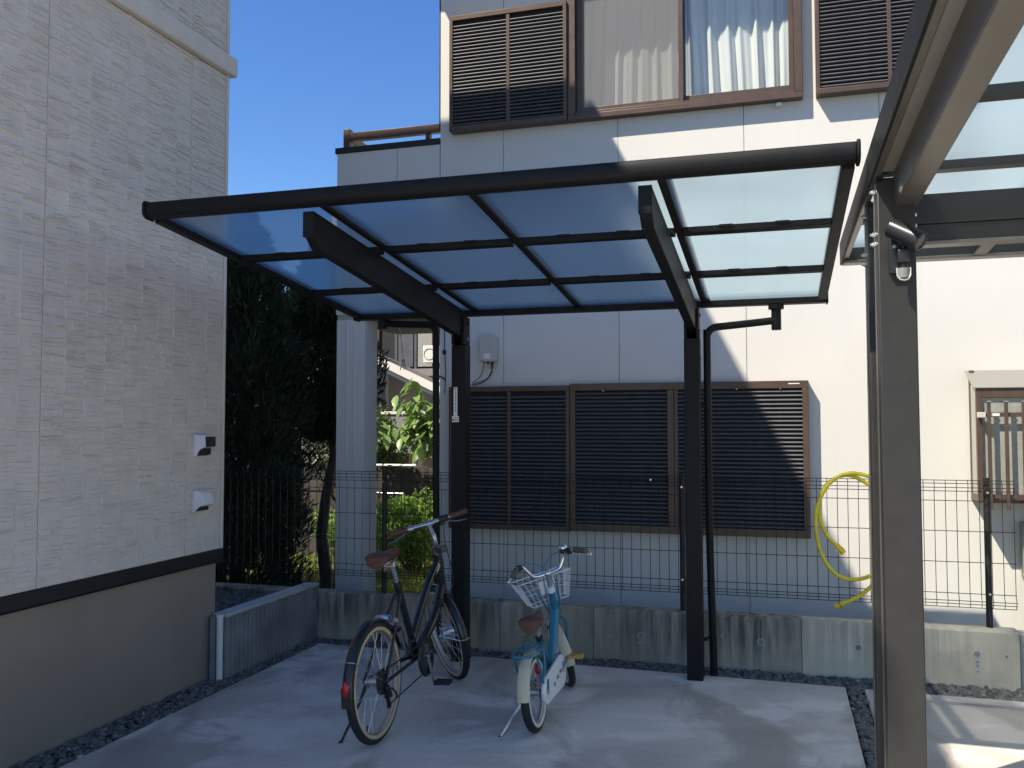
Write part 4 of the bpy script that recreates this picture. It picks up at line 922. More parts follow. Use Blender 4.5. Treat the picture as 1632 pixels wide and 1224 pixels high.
# leafy hedge bushes seen past the pillar
def bush(name, label, c, rad, m, n, leaf, cat='bush', stems=8):
    t = thing(name, label, cat, (c[0], c[1], -0.30)); mb = MB(); cen = []; rd = []
    for i in range(stems):
        e = Vector((c[0] + rnd.uniform(-.8, .8) * rad[0], c[1] + rnd.uniform(-.8, .8) * rad[1], c[2] + rnd.uniform(-.3, .75) * rad[2]))
        limb(mb, (c[0] + rnd.uniform(-.1, .1), c[1] + rnd.uniform(-.1, .1), -.32), e, .016, .004, 5, .08)
        cen.append(tuple(e)); q = rnd.uniform(.28, .46); rd.append((rad[0] * q, rad[1] * q, rad[2] * q))
    for i in range(stems * 2):
        d = Vector((rnd.gauss(0, 1), rnd.gauss(0, 1), rnd.gauss(0, 1))).normalized(); q = rnd.uniform(.55, .85)
        cen.append((c[0] + d.x * rad[0] * q, c[1] + d.y * rad[1] * q, max(-.2, c[2] + d.z * rad[2] * q))); q = rnd.uniform(.2, .4); rd.append((rad[0] * q, rad[1] * q, rad[2] * q))
    part(mb, 'stem', M_BARK, t, smooth=True)
    P = blob_points(cen, rd, n); P = P[P[:, 2] > -.27]
    foliage('crown', m, t, P, leaf, leaf * .55)
bush('hedge_bush', 'bright green leafy bush growing behind the parked black bicycle', (-4.28, 10.05, .28), (.52, .40, .50), L_HEDGE, 5200, .060, stems=12)
bush('hedge_bush', 'green bush growing low at the far side of the sunlit lawn', (-5.2, 10.5, .12), (.55, .40, .42), L_HEDGE, 3800, .062)
bush('round_bush', 'dark green rounded garden shrub beside the laundry poles', (-4.98, 10.4, 1.28), (.42, .42, .52), L_BUSH, 5200, .055, 'shrub', 10)
bush('round_bush', 'clipped dark pine-like shrub against the far house', (-6.38, 12.3, 2.95), (.30, .30, .42), L_CONIFER, 4200, .07, 'shrub', 8)
bush('round_bush', 'lower clump of dark shrub against the far house wall', (-6.45, 12.4, 2.12), (.34, .30, .30), L_CONIFER, 2600, .07, 'shrub', 6)
# broad-leaved tree, every leaf its own piece
bt = thing('broadleaf_tree', 'young tree with broad drooping light green leaves above the bush', 'tree', (-3.70, 10.1, -0.30))
mb = MB(); tips = []
limb(mb, (-3.70, 10.1, -.32), (-3.85, 10.05, 1.35), .035, .022, 6, .04)
for i in range(16):
    e = Vector((-4.05 + rnd.uniform(-.55, .42), 10.0 + rnd.uniform(-.35, .35), rnd.uniform(1.22, 2.12) - .0)); e.z -= max(0, -4.25 - e.x) * .55
    tips += limb(mb, (-3.85 + rnd.uniform(-.03, .03), 10.05, rnd.uniform(1.1, 1.35)), e, .014, .004, 6, .10)[2:]
part(mb, 'trunk', M_BARK, bt, smooth=True)
lv = MB(); lr = [(0, 0, 0), (.028, .035, .006), (.036, .07, .002), (.026, .11, -.010), (0, .155, -.035), (-.026, .11, -.010), (-.036, .07, .002), (-.028, .035, .006), (0, .045, -.006), (0, .085, -.010), (0, .12, -.02)]
lv.add(lr, [(0, 1, 8), (1, 2, 9, 8), (2, 3, 10, 9), (3, 4, 10), (0, 8, 7), (8, 9, 6, 7), (9, 10, 5, 6), (10, 4, 5)])
lm = mesh_of(lv, 'leaf', L_FIG, (0, 0, 0), True)
for i in range(280):
    q = tips[rnd.randrange(len(tips))]; s_ = rnd.uniform(.95, 1.6)
    inst(lm, 'leaf', bt, tuple(q + Vector((rnd.gauss(0, .05), rnd.gauss(0, .05), rnd.gauss(0, .05))) - Vector(bt.location)), (s_, s_, s_), (rnd.uniform(-1.25, -.1), rnd.uniform(-.5, .5), rnd.uniform(0, 6.28)))
# laundry stand: two poles and a frame
ls = thing('laundry_stand', 'laundry drying poles of white metal on a stand behind the porch pillar', 'laundry stand', (-4.2, 8.8, -0.30))
LY = 8.80
for pa, pb, r, m_ in (((468, 740), (660, 742), .0145, M_WPAINT), ((480, 782), (640, 787), .012, M_ALU)):
    A_, B_ = at(*pa, LY), at(*pb, LY)
    po = part(MB().cyl(A_, B_, r, 12), 'pole', m_, ls, smooth=True)
    for q in (A_, B_): part(MB().cyl(q - Vector((.02, 0, 0)), q + Vector((.02, 0, 0)), r + .003, 12), 'pole_cap', M_PVC, po, smooth=True)
u0 = at(582, 800, LY + .03).x
part(MB().tube(spline([(u0, LY + .03, -.30), (u0, LY + .03, .62), (u0 - .02, LY + .03, .74), (u0 - .10, LY + .03, .79)], 6), .011, 10), 'upright', M_ALU, ls, smooth=True)
part(MB().tube([(u0 + .075, LY + .03, -.30), (u0 + .075, LY + .03, 1.08)], .009, 10), 'upright', M_ALU, ls, smooth=True)
part(MB().tube([(u0 - .75, LY + .03, -.30), (u0 - .75, LY + .03, 1.08)], .009, 10), 'upright', M_ALU, ls, smooth=True)
# dark plank fence closing the garden, each board a piece
gf = thing('plank_fence', 'dark weathered plank fence at the back of the garden', 'fence', (-5.4, 10.9, -0.30))
M_PLANK = mat('dark_plank', (0.055, 0.045, 0.038), 0.85, var=0.3, vscale=4, stretch=(1, 1, .2), bump=.4, bscale=30)
for i in range(44):
    x = -9.4 + i * .125; h = (.95 if x > -6.4 else 2.1) + rnd.uniform(-.02, .02)  # fence lengthened and raised at the left to block light behind the conifers
    part(MB().box(x, x + .118, 10.9, 10.925, -.30, h), 'plank', M_PLANK, gf, bevel=.003)
part(MB().box(-9.4, -4.0, 10.926, 10.96, .25, .33).box(-9.4, -4.0, 10.926, 10.96, .70, .78), 'rail', M_PLANK, gf)

# far house beyond the garden
fh = thing('far_house', 'beige neighbouring house with sloping eaves seen through the porch', 'house', (-6.0, 15.0, -0.35))
FYH = 13.0
part(MB().box(-9.5, -4.0, FYH + .02, 17.5, -.35, 1.599), 'wall', M_FARWALL, fh)
for i in range(18):           # siding courses
    z = .0 + i * .088; part(MB().prism([(FYH + .019, z), (FYH + .002, z + .003), (FYH + .014, z + .084), (FYH + .019, z + .084)], 'x', -7.6, -4.0), 'siding_course', M_FARWALL, fh)
part(MB().prism([(-9.6, 1.60), (-4.0, 1.60), (-4.02, 1.62), (-6.55, 2.80), (-9.6, 2.80)], 'y', FYH + .021, FYH + .16), 'gable', M_FARWALL, fh)
rf = part(MB().bar((-6.60, FYH - .30, 2.86), (-3.9, FYH - .30, 1.60), .7, .05), 'roof', M_FARROOF, fh)
part(MB().bar((-6.60, FYH - .66, 2.855), (-3.9, FYH - .66, 1.595), .025, .11), 'barge_board', M_FARWHITE, rf)
part(MB().bar((-6.42, FYH - .60, 2.66), (-3.9, FYH - .60, 1.50), .022, .06), 'inner_barge_board', M_FARWHITE, rf)
part(MB().cyl((-5.95, FYH - .02, 1.75), (-5.95, FYH - .02, 2.55), .025, 10), 'downpipe', M_FARWHITE, fh, smooth=True)
part(MB().box(-7.6, -6.12, 14.2, 16.5, 2.4, 5.6), 'upper_wall', M_FARWHITE, fh)
for i in range(12):
    z = 2.55 + i * .16; part(MB().prism([(14.199, z), (14.180, z + .003), (14.192, z + .155), (14.199, z + .155)], 'x', -7.6, -6.62), 'siding_course', M_FARWHITE, fh)
bw = part(MB().box(-6.60, -5.0, 14.10, 14.198, 2.45, 4.6), 'balcony_window', M_DARK, fh)
for x in (-6.62, -6.28, -5.92, -5.58, -5.2): part(MB().box(x - .022, x + .022, 14.06, 14.099, 2.45, 4.6), 'window_stile', M_SLAT if x > -6.3 else M_FRAME, bw)
for xa, xb_ in ((-6.25, -5.97), (-5.88, -5.62)): part(MB().box(xa, xb_, 14.075, 14.095, 2.5, 4.5), 'pane', M_GLASSY if xa > -6 else M_SLAT, bw)
part(MB().box(-7.6, -4.6, 13.4, 14.05, 2.30, 2.42), 'balcony_floor', M_FARGREY, fh)
ac = part(MB().box(-5.55, -5.28, 13.5, 13.72, 2.52, 2.80), 'outdoor_unit', M_FARWHITE, fh, bevel=.01)
part(MB().torus((-5.44, 13.498, 2.66), (0, 1, 0), .09, .006, 24, 6), 'fan_grille', M_FARGREY, ac)
lrf = part(MB().prism([(-7.4, 2.12), (-6.30, 2.05), (-5.93, 1.86), (-5.97, 1.82), (-7.4, 1.82)], 'y', 12.25, FYH), 'porch_roof', M_FARROOF, fh)
for i in range(7): part(MB().bar((-6.32 + .0, 12.24, 2.055 - i * .0), (-5.94, 12.24, 1.87), .012, .012) if i == 0 else MB().bar((-6.9 + i * .12, 12.238, 2.09 - i * .005), (-6.7 + i * .12, 12.238, 1.83), .010, .010), 'roof_seam', M_FARGREY, lrf)
part(MB().box(-5.52, -5.36, 12.86, FYH + .001, -.35, 1.52), 'white_pillar', M_FARWHITE, fh)
mt = part(MB().box(-5.88, -5.74, 12.85, 12.99, .93, 1.16), 'meter_box', mat('ochre_box', (.50, .34, .14), .6, var=.1), fh, bevel=.008)
part(MB().box(-5.865, -5.80, 12.842, 12.8495, .95, 1.10), 'meter_window', M_DARK, mt)
bwl = thing('block_wall', 'grey concrete block wall with a pale cap in front of the far house', 'wall', (-5.7, 12.6, -0.30))
for r in range(3):
    for i in range(9):
        x = -7.3 + i * .40 + (.2 if r % 2 else 0)
        if x > -4.6: continue
        part(MB().box(x + .004, x + .396, 12.50, 12.62, 1.06 + r * .2, 1.252 + r * .2), 'block', M_FARGREY, bwl, bevel=.005)
part(MB().box(-7.3, -4.1, 12.515, 12.605, 1.05, 1.66), 'mortar_core', M_FARGREY, bwl)
part(MB().box(-7.3, -4.1, 12.48, 12.64, 1.665, 1.71), 'cap', M_FARWHITE, bwl, bevel=.005)
for x in (-7.2, -4.3): part(MB().box(x, x + .12, 12.52, 12.6, -.30, 1.049), 'pier', M_FARGREY, bwl)
# white cord with a clip hanging from the porch ceiling
hc = thing('hanging_cord', 'white cord with a clothes clip hanging from the porch ceiling', 'cord', (-3.06, 7.3, 1.9))
c0 = at(636, 520, 7.3); c1 = at(643, 576, 7.3)
part(MB().tube(spline([Vector((c0.x - .01, 7.3, 2.376)), c0, c0.lerp(c1, .5) + Vector((.004, 0, 0)), c1], 5), .0045, 7), 'cord', M_WPAINT, hc, smooth=True)
part(MB().ball(c1, .018, .014, .022), 'knot', M_PVC, hc, smooth=True)
for dx in (-.022, .004, .02): part(MB().tube([c1, c1 + Vector((dx, .004, -.045)), c1 + Vector((dx * 1.5, 0, -.08))], [.007, .006, .003], 7), 'clip', M_PVC if dx else M_CHROME, hc, smooth=True)
#--PART5

# ------------------------------------------------------------------ bicycles
def wheel(root, c, R, tyre_r, nsp, T, side_m, hub_r=.018, hub_w=.05, hub_m=M_ALU, dark_rim=False):
    """rim with tyre, sidewall bands, hub, spokes; c is the axle point in bicycle space"""
    c = Vector(c)
    rim = part(MB(T).torus(c, (1, 0, 0), R - tyre_r * 2.15, .008, 56, 8, fy=1.25), 'wheel', M_ALU, root, smooth=True)
    part(MB(T).torus(c, (1, 0, 0), R - tyre_r, tyre_r, 64, 12), 'tyre', M_RUBBER, rim, smooth=True)
    for sx in (-1, 1): part(MB(T).torus(c + Vector((sx * tyre_r * .72, 0, 0)), (1, 0, 0), R - tyre_r * 1.62, tyre_r * .50, 64, 8, fy=.75), 'sidewall', side_m, rim, smooth=True)
    part(MB(T).cyl(c - Vector((hub_w, 0, 0)), c + Vector((hub_w, 0, 0)), .007, 10).cyl(c - Vector((hub_w * .7, 0, 0)), c + Vector((hub_w * .7, 0, 0)), hub_r, 16)
         .cyl(c + Vector((hub_w * .62, 0, 0)), c + Vector((hub_w * .70, 0, 0)), hub_r * 1.6, 18).cyl(c - Vector((hub_w * .70, 0, 0)), c - Vector((hub_w * .62, 0, 0)), hub_r * 1.6, 18), 'hub', hub_m, rim, smooth=True)
    mb = MB(T); Rr = R - tyre_r * 2.3
    for i in range(nsp):
        a = 2 * math.pi * i / nsp; a2 = a + (.55 if i % 4 < 2 else -.55); sx = hub_w * .65 * (1 if i % 2 else -1)
        mb.tube([c + Vector((sx, math.cos(a2) * hub_r * 1.4, math.sin(a2) * hub_r * 1.4)), c + Vector((0, math.cos(a) * Rr, math.sin(a) * Rr))], .0011, 4)
    part(mb, 'spokes', M_STEEL, rim, kind='stuff')
    av = 4.2
    part(MB(T).cyl(c + Vector((0, math.cos(av) * (Rr + .004), math.sin(av) * (Rr + .004))), c + Vector((0, math.cos(av) * (Rr - .035), math.sin(av) * (Rr - .035))), .0035, 8), 'valve', M_BIKEMAT, rim)
    return rim
def steer_T(top, bot, ang):
    t = Vector(top); ax = (Vector(top) - Vector(bot)).normalized()
    return Matrix.Translation(t) @ Matrix.Rotation(ang, 4, ax) @ Matrix.Translation(-t)
def saddle(root, y0, y1, z, wr, m, tilt=0.0):
    """padded saddle: broad rear, narrow nose"""
    L = y1 - y0; secs = [(0.0, .72, -.012), (.06, .95, .004), (.2, 1.0, .010), (.38, .86, .008), (.55, .52, .004), (.75, .30, .006), (.93, .24, .008), (1.0, .14, .000)]
    V = []; n = 12; F = []
    for t, w, dz in secs:
        y = y0 + L * t
        for k in range(n):
            a = 2 * math.pi * k / n; x = math.cos(a) * wr * w; zz = math.sin(a)
            zz = zz * .020 if zz > 0 else zz * (.036 if t < .5 else .028)
            V.append((x, y, z + dz + zz + tilt * (t - .5)))
    for i in range(len(secs) - 1):
        for k in range(n): F.append((i * n + k, i * n + (k + 1) % n, (i + 1) * n + (k + 1) % n, (i + 1) * n + k))
    F += [tuple(range(n))[::-1], tuple(range((len(secs) - 1) * n, len(secs) * n))]
    s_ = part(MB().add(V, F), 'saddle', m, root, smooth=True)
    part(MB().tube(spline([(-.022, y0 + L * .18, z - .03), (-.020, y0 + L * .5, z - .045), (-.012, y0 + L * .85, z - .02)], 5), .0035, 8).tube(spline([(.022, y0 + L * .18, z - .03), (.020, y0 + L * .5, z - .045), (.012, y0 + L * .85, z - .02)], 5), .0035, 8), 'rails', M_STEEL, s_, smooth=True)
    for sx in (-1, 1):   # coil springs
        part(MB().tube([(sx * wr * .55 + .012 * math.cos(k * 1.2), y0 + L * .12 + .012 * math.sin(k * 1.2), z - .022 - k * .0016) for k in range(26)], .0022, 6), 'spring', M_STEEL, s_, smooth=True)
    return s_
def fender(root, c, R, w, a0, a1, m, T=None, name='mudguard'):
    return part(MB(T).band(c, R, R + .004, -w / 2, w / 2, a0, a1), name, m, root, smooth=True)

# ---- black bicycle
b1 = thing('black_bicycle', 'black step-through bicycle with brown saddle and grips on its kickstand', 'bicycle', (-1.838, 3.93, 0.0), (0, R_(-3.6), R_(0.0)), local=True)
W1 = .280; BB = Vector((0, .50, .280)); ST = Vector((0, .320, .670)); HT = Vector((0, .880, .765)); HB = Vector((0, .940, .555)); FA = Vector((0, 1.085, W1)); RA = Vector((0, 0, W1))
TS = steer_T(HT, HB, R_(44))
wheel(b1, RA, W1, .0205, 28, None, M_GUM)
wheel(b1, FA, W1, .0205, 28, TS, M_GUM, .030, .05, M_CHROME)
fr = MB()
fr.tube([BB, ST], .019, 14).tube([HB + Vector((0, -.005, -.012)), HT + Vector((0, .004, .012))], .025, 16)
fr.tube(spline([HB + Vector((0, -.008, .03)), (0, .765, .41), BB + Vector((0, .01, .01))], 6), .026, 14)
fr.tube(spline([HT + Vector((0, .008, -.045)), (0, .70, .60), (0, .48, .395), BB.lerp(ST, .22)], 6), .022, 14)
fr.cyl(BB - Vector((.036, 0, 0)), BB + Vector((.036, 0, 0)), .023, 18)
frame = part(fr, 'frame', M_BIKEBLK, b1, smooth=True)
for sx in (-1, 1):
    part(MB().tube([ST + Vector((sx * .014, -.01, -.03)), (sx * .045, .12, .42), RA + Vector((sx * .058, 0, 0))], [.008, .008, .007], 10), 'seat_stay', M_BIKEBLK, b1, smooth=True)
    part(MB().tube([BB + Vector((sx * .02, -.01, 0)), (sx * .045, .30, .285), RA + Vector((sx * .058, 0, 0))], [.010, .010, .008], 10), 'chain_stay', M_BIKEBLK, b1, smooth=True)
    part(MB(TS).tube(spline([HB + Vector((sx * .02, .008, -.022)), HB + Vector((sx * .045, .03, -.07)), (sx * .050, 1.022, .40), FA + Vector((sx * .050, 0, 0))], 5), [.0115] * 11 + [.008] * 5, 10), 'fork_blade', M_BIKEBLK, b1, smooth=True)
part(MB(TS).box(-.03, .03, HB.y - .012, HB.y + .03, HB.z - .045, HB.z - .018), 'fork_crown', M_BIKEBLK, b1, bevel=.004)
for k, zz in enumerate((0.0, .018, .036)):   # white bands on the upper tube
    p = HT + Vector((0, .008, -.045)) + (Vector((0, .70, .60)) - HT - Vector((0, .008, -.045))).normalized() * (.035 + zz * 1.2)
    d = (Vector((0, .70, .60)) - HT).normalized()
    part(MB().cyl(p, p + d * .010, .0232, 16), 'white_band', M_WPAINT, frame, smooth=True)
part(MB().cyl(ST, ST + (ST - BB).normalized() * .03, .019, 16), 'seat_clamp', M_BIKEMAT, b1, smooth=True)
sp_t = ST + (ST - BB).normalized() * .135
part(MB().cyl(ST, sp_t, .0125, 14), 'seat_post', M_CHROME, b1, smooth=True)
saddle(b1, .070, .335, .848, .070, M_LEATHER, .004)
part(MB().box(-.02, .02, sp_t.y - .02, sp_t.y + .03, sp_t.z - .012, sp_t.z + .018), 'saddle_clamp', M_STEEL, b1, bevel=.004)
# mudguards, stays, reflector
rg = fender(b1, RA, W1 + .012, .046, R_(20), R_(188), M_BIKEBLK)
part(MB().tube([(.056, 0, W1), (.026, -.252, W1 + .15), (0, -.260, W1 + .155), (-.026, -.252, W1 + .15), (-.056, 0, W1)], .0025, 6), 'mudguard_stay', M_STEEL, rg, smooth=True)
part(MB().box(-.024, .024, -W1 - .020, -W1 - .010, W1 - .04, W1 + .05), 'mud_flap', M_BIKEMAT, rg, bevel=.003)
part(MB().ball((0, -W1 - .016, W1 + .045), .017, .012, .036), 'rear_reflector', M_RED, rg, smooth=True)
fg = fender(b1, FA, W1 + .012, .046, R_(35), R_(205), M_BIKEBLK, TS)
part(MB(TS).tube([FA + Vector((.052, 0, 0)), FA + Vector((.028, -.295, -.01)), FA + Vector((0, -.302, -.012)), FA + Vector((-.028, -.295, -.01)), FA + Vector((-.052, 0, 0))], .0025, 6), 'mudguard_stay', M_STEEL, fg, smooth=True)
# drive train
cx = .052
cr = part(MB().torus((cx, BB.y, BB.z), (1, 0, 0), .078, .006, 44, 8, fy=.5), 'chain_ring', M_BIKEMAT, b1, smooth=True)
part(MB().cyl((cx + .006, BB.y, BB.z), (cx + .010, BB.y, BB.z), .102, 44), 'guard_disc', M_BIKEMAT, cr, smooth=True)
part(MB().torus((cx + .008, BB.y, BB.z), (1, 0, 0), .099, .006, 44, 8), 'guard_rim', M_BIKEBLK, cr, smooth=True)
part(MB().cyl((cx + .0105, BB.y, BB.z), (cx + .022, BB.y, BB.z), .020, 18), 'spider_boss', M_CHROME, cr, smooth=True)
for k in range(5):
    a = k * 2 * math.pi / 5 + .3
    part(MB().bar((cx + .0125, BB.y, BB.z), (cx + .0125, BB.y + math.cos(a) * .062, BB.z + math.sin(a) * .062), .004, .015, (1, 0, 0)), 'spider_arm', M_CHROME, cr)
def crank(sx, ang, Lc, bbp, root, x, parent_m=M_ALU, ped_m=M_BIKEMAT, pw=.085, pl=.058):
    e = Vector((sx * (x + .012), bbp.y + math.cos(ang) * Lc, bbp.z + math.sin(ang) * Lc))
    ck = part(MB().tube([(sx * (x + .004), bbp.y, bbp.z), e], [.0125, .0085], 10, flat=.7), 'crank_arm', parent_m, root, smooth=True)
    a = e + Vector((sx * .012, 0, 0)); pm = MB()
    pm.cyl(e, a + Vector((sx * pw, 0, 0)), .006, 10)
    pm.box(*(sorted((a.x, a.x + sx * .010))), a.y - pl / 2, a.y + pl / 2, a.z - .011, a.z + .011).box(*(sorted((a.x + sx * (pw - .010), a.x + sx * pw))), a.y - pl / 2, a.y + pl / 2, a.z - .011, a.z + .011)
    for q in (-1, 1): pm.box(*(sorted((a.x + sx * .0102, a.x + sx * (pw - .0102)))), a.y + q * (pl / 2 - .006) - .005, a.y + q * (pl / 2 - .006) + .005, a.z - .010, a.z + .010)
    pm.box(*(sorted((a.x + sx * .0102, a.x + sx * (pw - .0102)))), a.y - .009, a.y + .009, a.z - .009, a.z + .009)
    part(pm, 'pedal', ped_m, ck, bevel=.002)
    return ck
crank(1, R_(-75), .150, BB, b1, cx + .012); crank(-1, R_(105), .150, BB, b1, .045)
# chain, sprockets, derailleur
part(MB().torus((.046, 0, W1), (1, 0, 0), .040, .004, 30, 6).torus((.041, 0, W1), (1, 0, 0), .048, .004, 30, 6).torus((.036, 0, W1), (1, 0, 0), .056, .004, 30, 6).cyl((.032, 0, W1), (.050, 0, W1), .036, 24), 'sprockets', M_BIKEMAT, b1, smooth=True)
part(MB().tube([(.046, 0, W1 + .043), (cx, BB.y, BB.z + .080)], .0035, 6).tube([(.048, .045, W1 - .118), (cx, BB.y, BB.z - .080)], .0035, 6).tube([(.046, -.02, W1 - .036), (.048, .02, W1 - .075), (.048, .045, W1 - .118)], .0035, 6), 'chain', M_BIKEMAT, b1, smooth=True)
dr = part(MB().bar((.060, .0, W1 - .015), (.062, .030, W1 - .075), .018, .020, (1, 0, 0)).bar((.050, .012, W1 - .055), (.050, .042, W1 - .125), .005, .022, (1, 0, 0)), 'derailleur', M_BIKEMAT, b1, bevel=.002)
for y, z in ((.016, W1 - .066), (.040, W1 - .118)): part(MB().cyl((.044, y, z), (.052, y, z), .017, 16), 'jockey_wheel', M_BIKEMAT, dr, smooth=True)
part(MB().tube([(.066, -.03, W1 - .02), (.085, .01, W1 - .03), (.087, .05, W1 - .07), (.080, .06, W1 - .09)], .0045, 8), 'derailleur_guard', M_BIKEMAT, dr, smooth=True)
# handlebar group turned with the fork
q0 = HT + (HT - HB).normalized() * .045; BC = Vector((0, .895, .942))
stem = part(MB(TS).cyl(HT + Vector((0, 0, 0)), q0, .020, 16).tube(spline([q0, q0 + Vector((0, -.012, .05)), q0 + Vector((0, .002, .09)), BC], 5), [.015] * 8 + [.0125] * 8, 12).cyl(BC - Vector((.026, 0, 0)), BC + Vector((.026, 0, 0)), .019, 16), 'stem', M_ALU, b1, smooth=True)
def bar_x(x): return BC + Vector((x, -abs(x) ** 2 * .28, .006 * abs(x) / .27))
part(MB(TS).tube([bar_x(-.240 + .48 * i / 16) for i in range(17)], .0125, 12), 'handlebar', M_CHROME, b1, smooth=True)
for sx in (-1, 1):
    g_ = part(MB(TS).tube([bar_x(sx * x) for x in (.135, .14, .165, .20, .238, .244)], [.0150, .0175, .0168, .0170, .0178, .014], 14), 'grip', M_LEATHER, b1, smooth=True)
    cl = bar_x(sx * .112)
    lv_ = part(MB(TS).cyl(cl - Vector((.012, 0, 0)), cl + Vector((.012, 0, 0)), .019, 16).box(cl.x - .010, cl.x + .010, cl.y + .010, cl.y + .042, cl.z - .020, cl.z + .004), 'brake_clamp', M_BIKEMAT if sx > 0 else M_CHROME, b1, smooth=True)
    part(MB(TS).tube([cl + Vector((0, .04, -.012)), cl + Vector((sx * .03, .052, -.026)), cl + Vector((sx * .075, .040, -.040)), cl + Vector((sx * .135, .022, -.046))], [.007, .0065, .006, .005], 8, flat=.6), 'brake_lever', M_ALU, lv_, smooth=True)
sh = bar_x(.080); part(MB(TS).cyl(sh - Vector((.014, 0, 0)), sh + Vector((.014, 0, 0)), .022, 16).box(sh.x - .016, sh.x + .016, sh.y - .01, sh.y + .03, sh.z - .035, sh.z - .008), 'gear_shifter', M_BIKEMAT, b1, smooth=True)
part(MB(TS).box(-.022, .022, .735, .85, .775, .815).box(-.012, .012, .835, .87, .765, .81), 'light_bracket', mat('smoke_plastic', (.05, .05, .055), .35, var=.1), b1, bevel=.008)
for pts in ([TS @ (bar_x(-.12) + Vector((0, .045, -.01))), TS @ Vector((-.02, .99, .90)), TS @ Vector((.03, .98, .72)), TS @ Vector((0, .95, .62))],
            [TS @ (bar_x(.12) + Vector((0, .045, -.01))), TS @ Vector((.07, 1.02, .88)), TS @ Vector((.06, .99, .68)), Vector((.022, .86, .52)), Vector((.02, .74, .43))],
            [TS @ (bar_x(.10) + Vector((0, .02, -.03))), TS @ Vector((.10, .98, .80)), Vector((.075, .92, .60)), Vector((.024, .80, .47)), Vector((.022, .62, .36))]):
    part(MB().tube(spline(pts, 8), .0026, 6), 'cable', M_BIKEMAT if pts[0].x > -1 else M_STEEL, b1, smooth=True)
part(MB(TS).box(-.03, .03, HB.y + .012, HB.y + .035, HB.z - .10, HB.z - .035), 'front_brake', M_BIKEMAT, b1, bevel=.004)
part(MB().torus((.0, -.0 + .165, W1 + .25), (-.0, .55, .83), .052, .012, 30, 8, R_(-70), R_(250), fy=1.2), 'ring_lock', M_ALU, b1, smooth=True)
ks = part(MB().tube([(-.062, .03, W1 - .02), (-.085, .0, W1 - .10), (-.165, -.055, .0105)], [.009, .0075, .007], 8), 'kickstand', M_BIKEMAT, b1, smooth=True)
part(MB().ball((-.167, -.057, .009), .013, .013, .008), 'kickstand_foot', M_RUBBER, ks, smooth=True)

# ---- small blue bicycle
b2 = thing('child_bicycle', 'small blue child bicycle with white wire basket, cream mudguards and brown saddle', 'bicycle', (-1.150, 4.285, 0.0), (0, R_(-5.4), R_(0.0)), local=True)
W2 = .187; BB = Vector((0, .335, .205)); ST = Vector((0, .185, .405)); HT = Vector((0, .505, .590)); HB = Vector((0, .565, .455)); FA = Vector((0, .80, W2)); RA = Vector((0, 0, W2))
TS = steer_T(HT, HB, R_(30))
wheel(b2, RA, W2, .021, 20, None, M_WHITEWALL)
wheel(b2, FA, W2, .021, 20, TS, M_WHITEWALL)
fm = MB().tube([BB, ST], .0155, 14).tube([HB + Vector((0, .004, -.01)), HT + Vector((0, -.004, .01))], .021, 16)
fm.tube(spline([HB + Vector((0, -.005, .04)), (0, .47, .36), BB + Vector((0, .008, .01))], 6), .0235, 14).cyl(BB - Vector((.03, 0, 0)), BB + Vector((.03, 0, 0)), .022, 16)
part(fm, 'frame', M_TEAL, b2, smooth=True)
for sx in (-1, 1):
    part(MB().tube([ST + Vector((sx * .012, -.004, -.02)), (sx * .04, .09, .30), RA + Vector((sx * .052, 0, 0))], [.008, .008, .007], 10), 'seat_stay', M_TEAL, b2, smooth=True)
    part(MB().tube([BB + Vector((sx * .018, 0, 0)), (sx * .042, .2, .198), RA + Vector((sx * .052, 0, 0))], [.009, .009, .008], 10), 'chain_stay', M_TEAL, b2, smooth=True)
    part(MB(TS).tube(spline([HB + Vector((sx * .018, .006, -.015)), HB + Vector((sx * .044, .03, -.05)), (sx * .046, .70, .30), FA + Vector((sx * .046, 0, 0))], 5), .0095, 10), 'fork_blade', M_TEAL, b2, smooth=True)
part(MB().cyl(HT, HT + (HT - HB).normalized() * .03, .023, 16), 'head_nut', M_WPAINT, b2, smooth=True)
sp_t = ST + (ST - BB).normalized() * .085
part(MB().cyl(ST, sp_t, .012, 14), 'seat_post', M_CHROME, b2, smooth=True)
part(MB().cyl(ST, ST + (ST - BB).normalized() * .02, .019, 14), 'seat_clamp', M_BIKEMAT, b2, smooth=True)
saddle(b2, .025, .245, .515, .066, M_LEATHER, .006)
rg = fender(b2, RA, W2 + .010, .058, R_(40), R_(178), M_CREAM)
part(MB().tube([(.054, 0, W2), (.032, -.150, W2 + .115), (0, -.158, W2 + .12), (-.032, -.150, W2 + .115), (-.054, 0, W2)], .0024, 6), 'mudguard_stay', M_STEEL, rg, smooth=True)
fg = fender(b2, FA, W2 + .010, .058, R_(60), R_(190), M_CREAM, TS)
part(MB(TS).tube([FA + Vector((.048, 0, 0)), FA + Vector((.032, -.185, .045)), FA + Vector((0, -.195, .045)), FA + Vector((-.032, -.185, .045)), FA + Vector((-.048, 0, 0))], .0024, 6), 'mudguard_stay', M_STEEL, fg, smooth=True)
part(MB().ball((.035, -.02, W2 + .115), .014, .010, .026), 'rear_reflector', M_RED, b2, smooth=True)
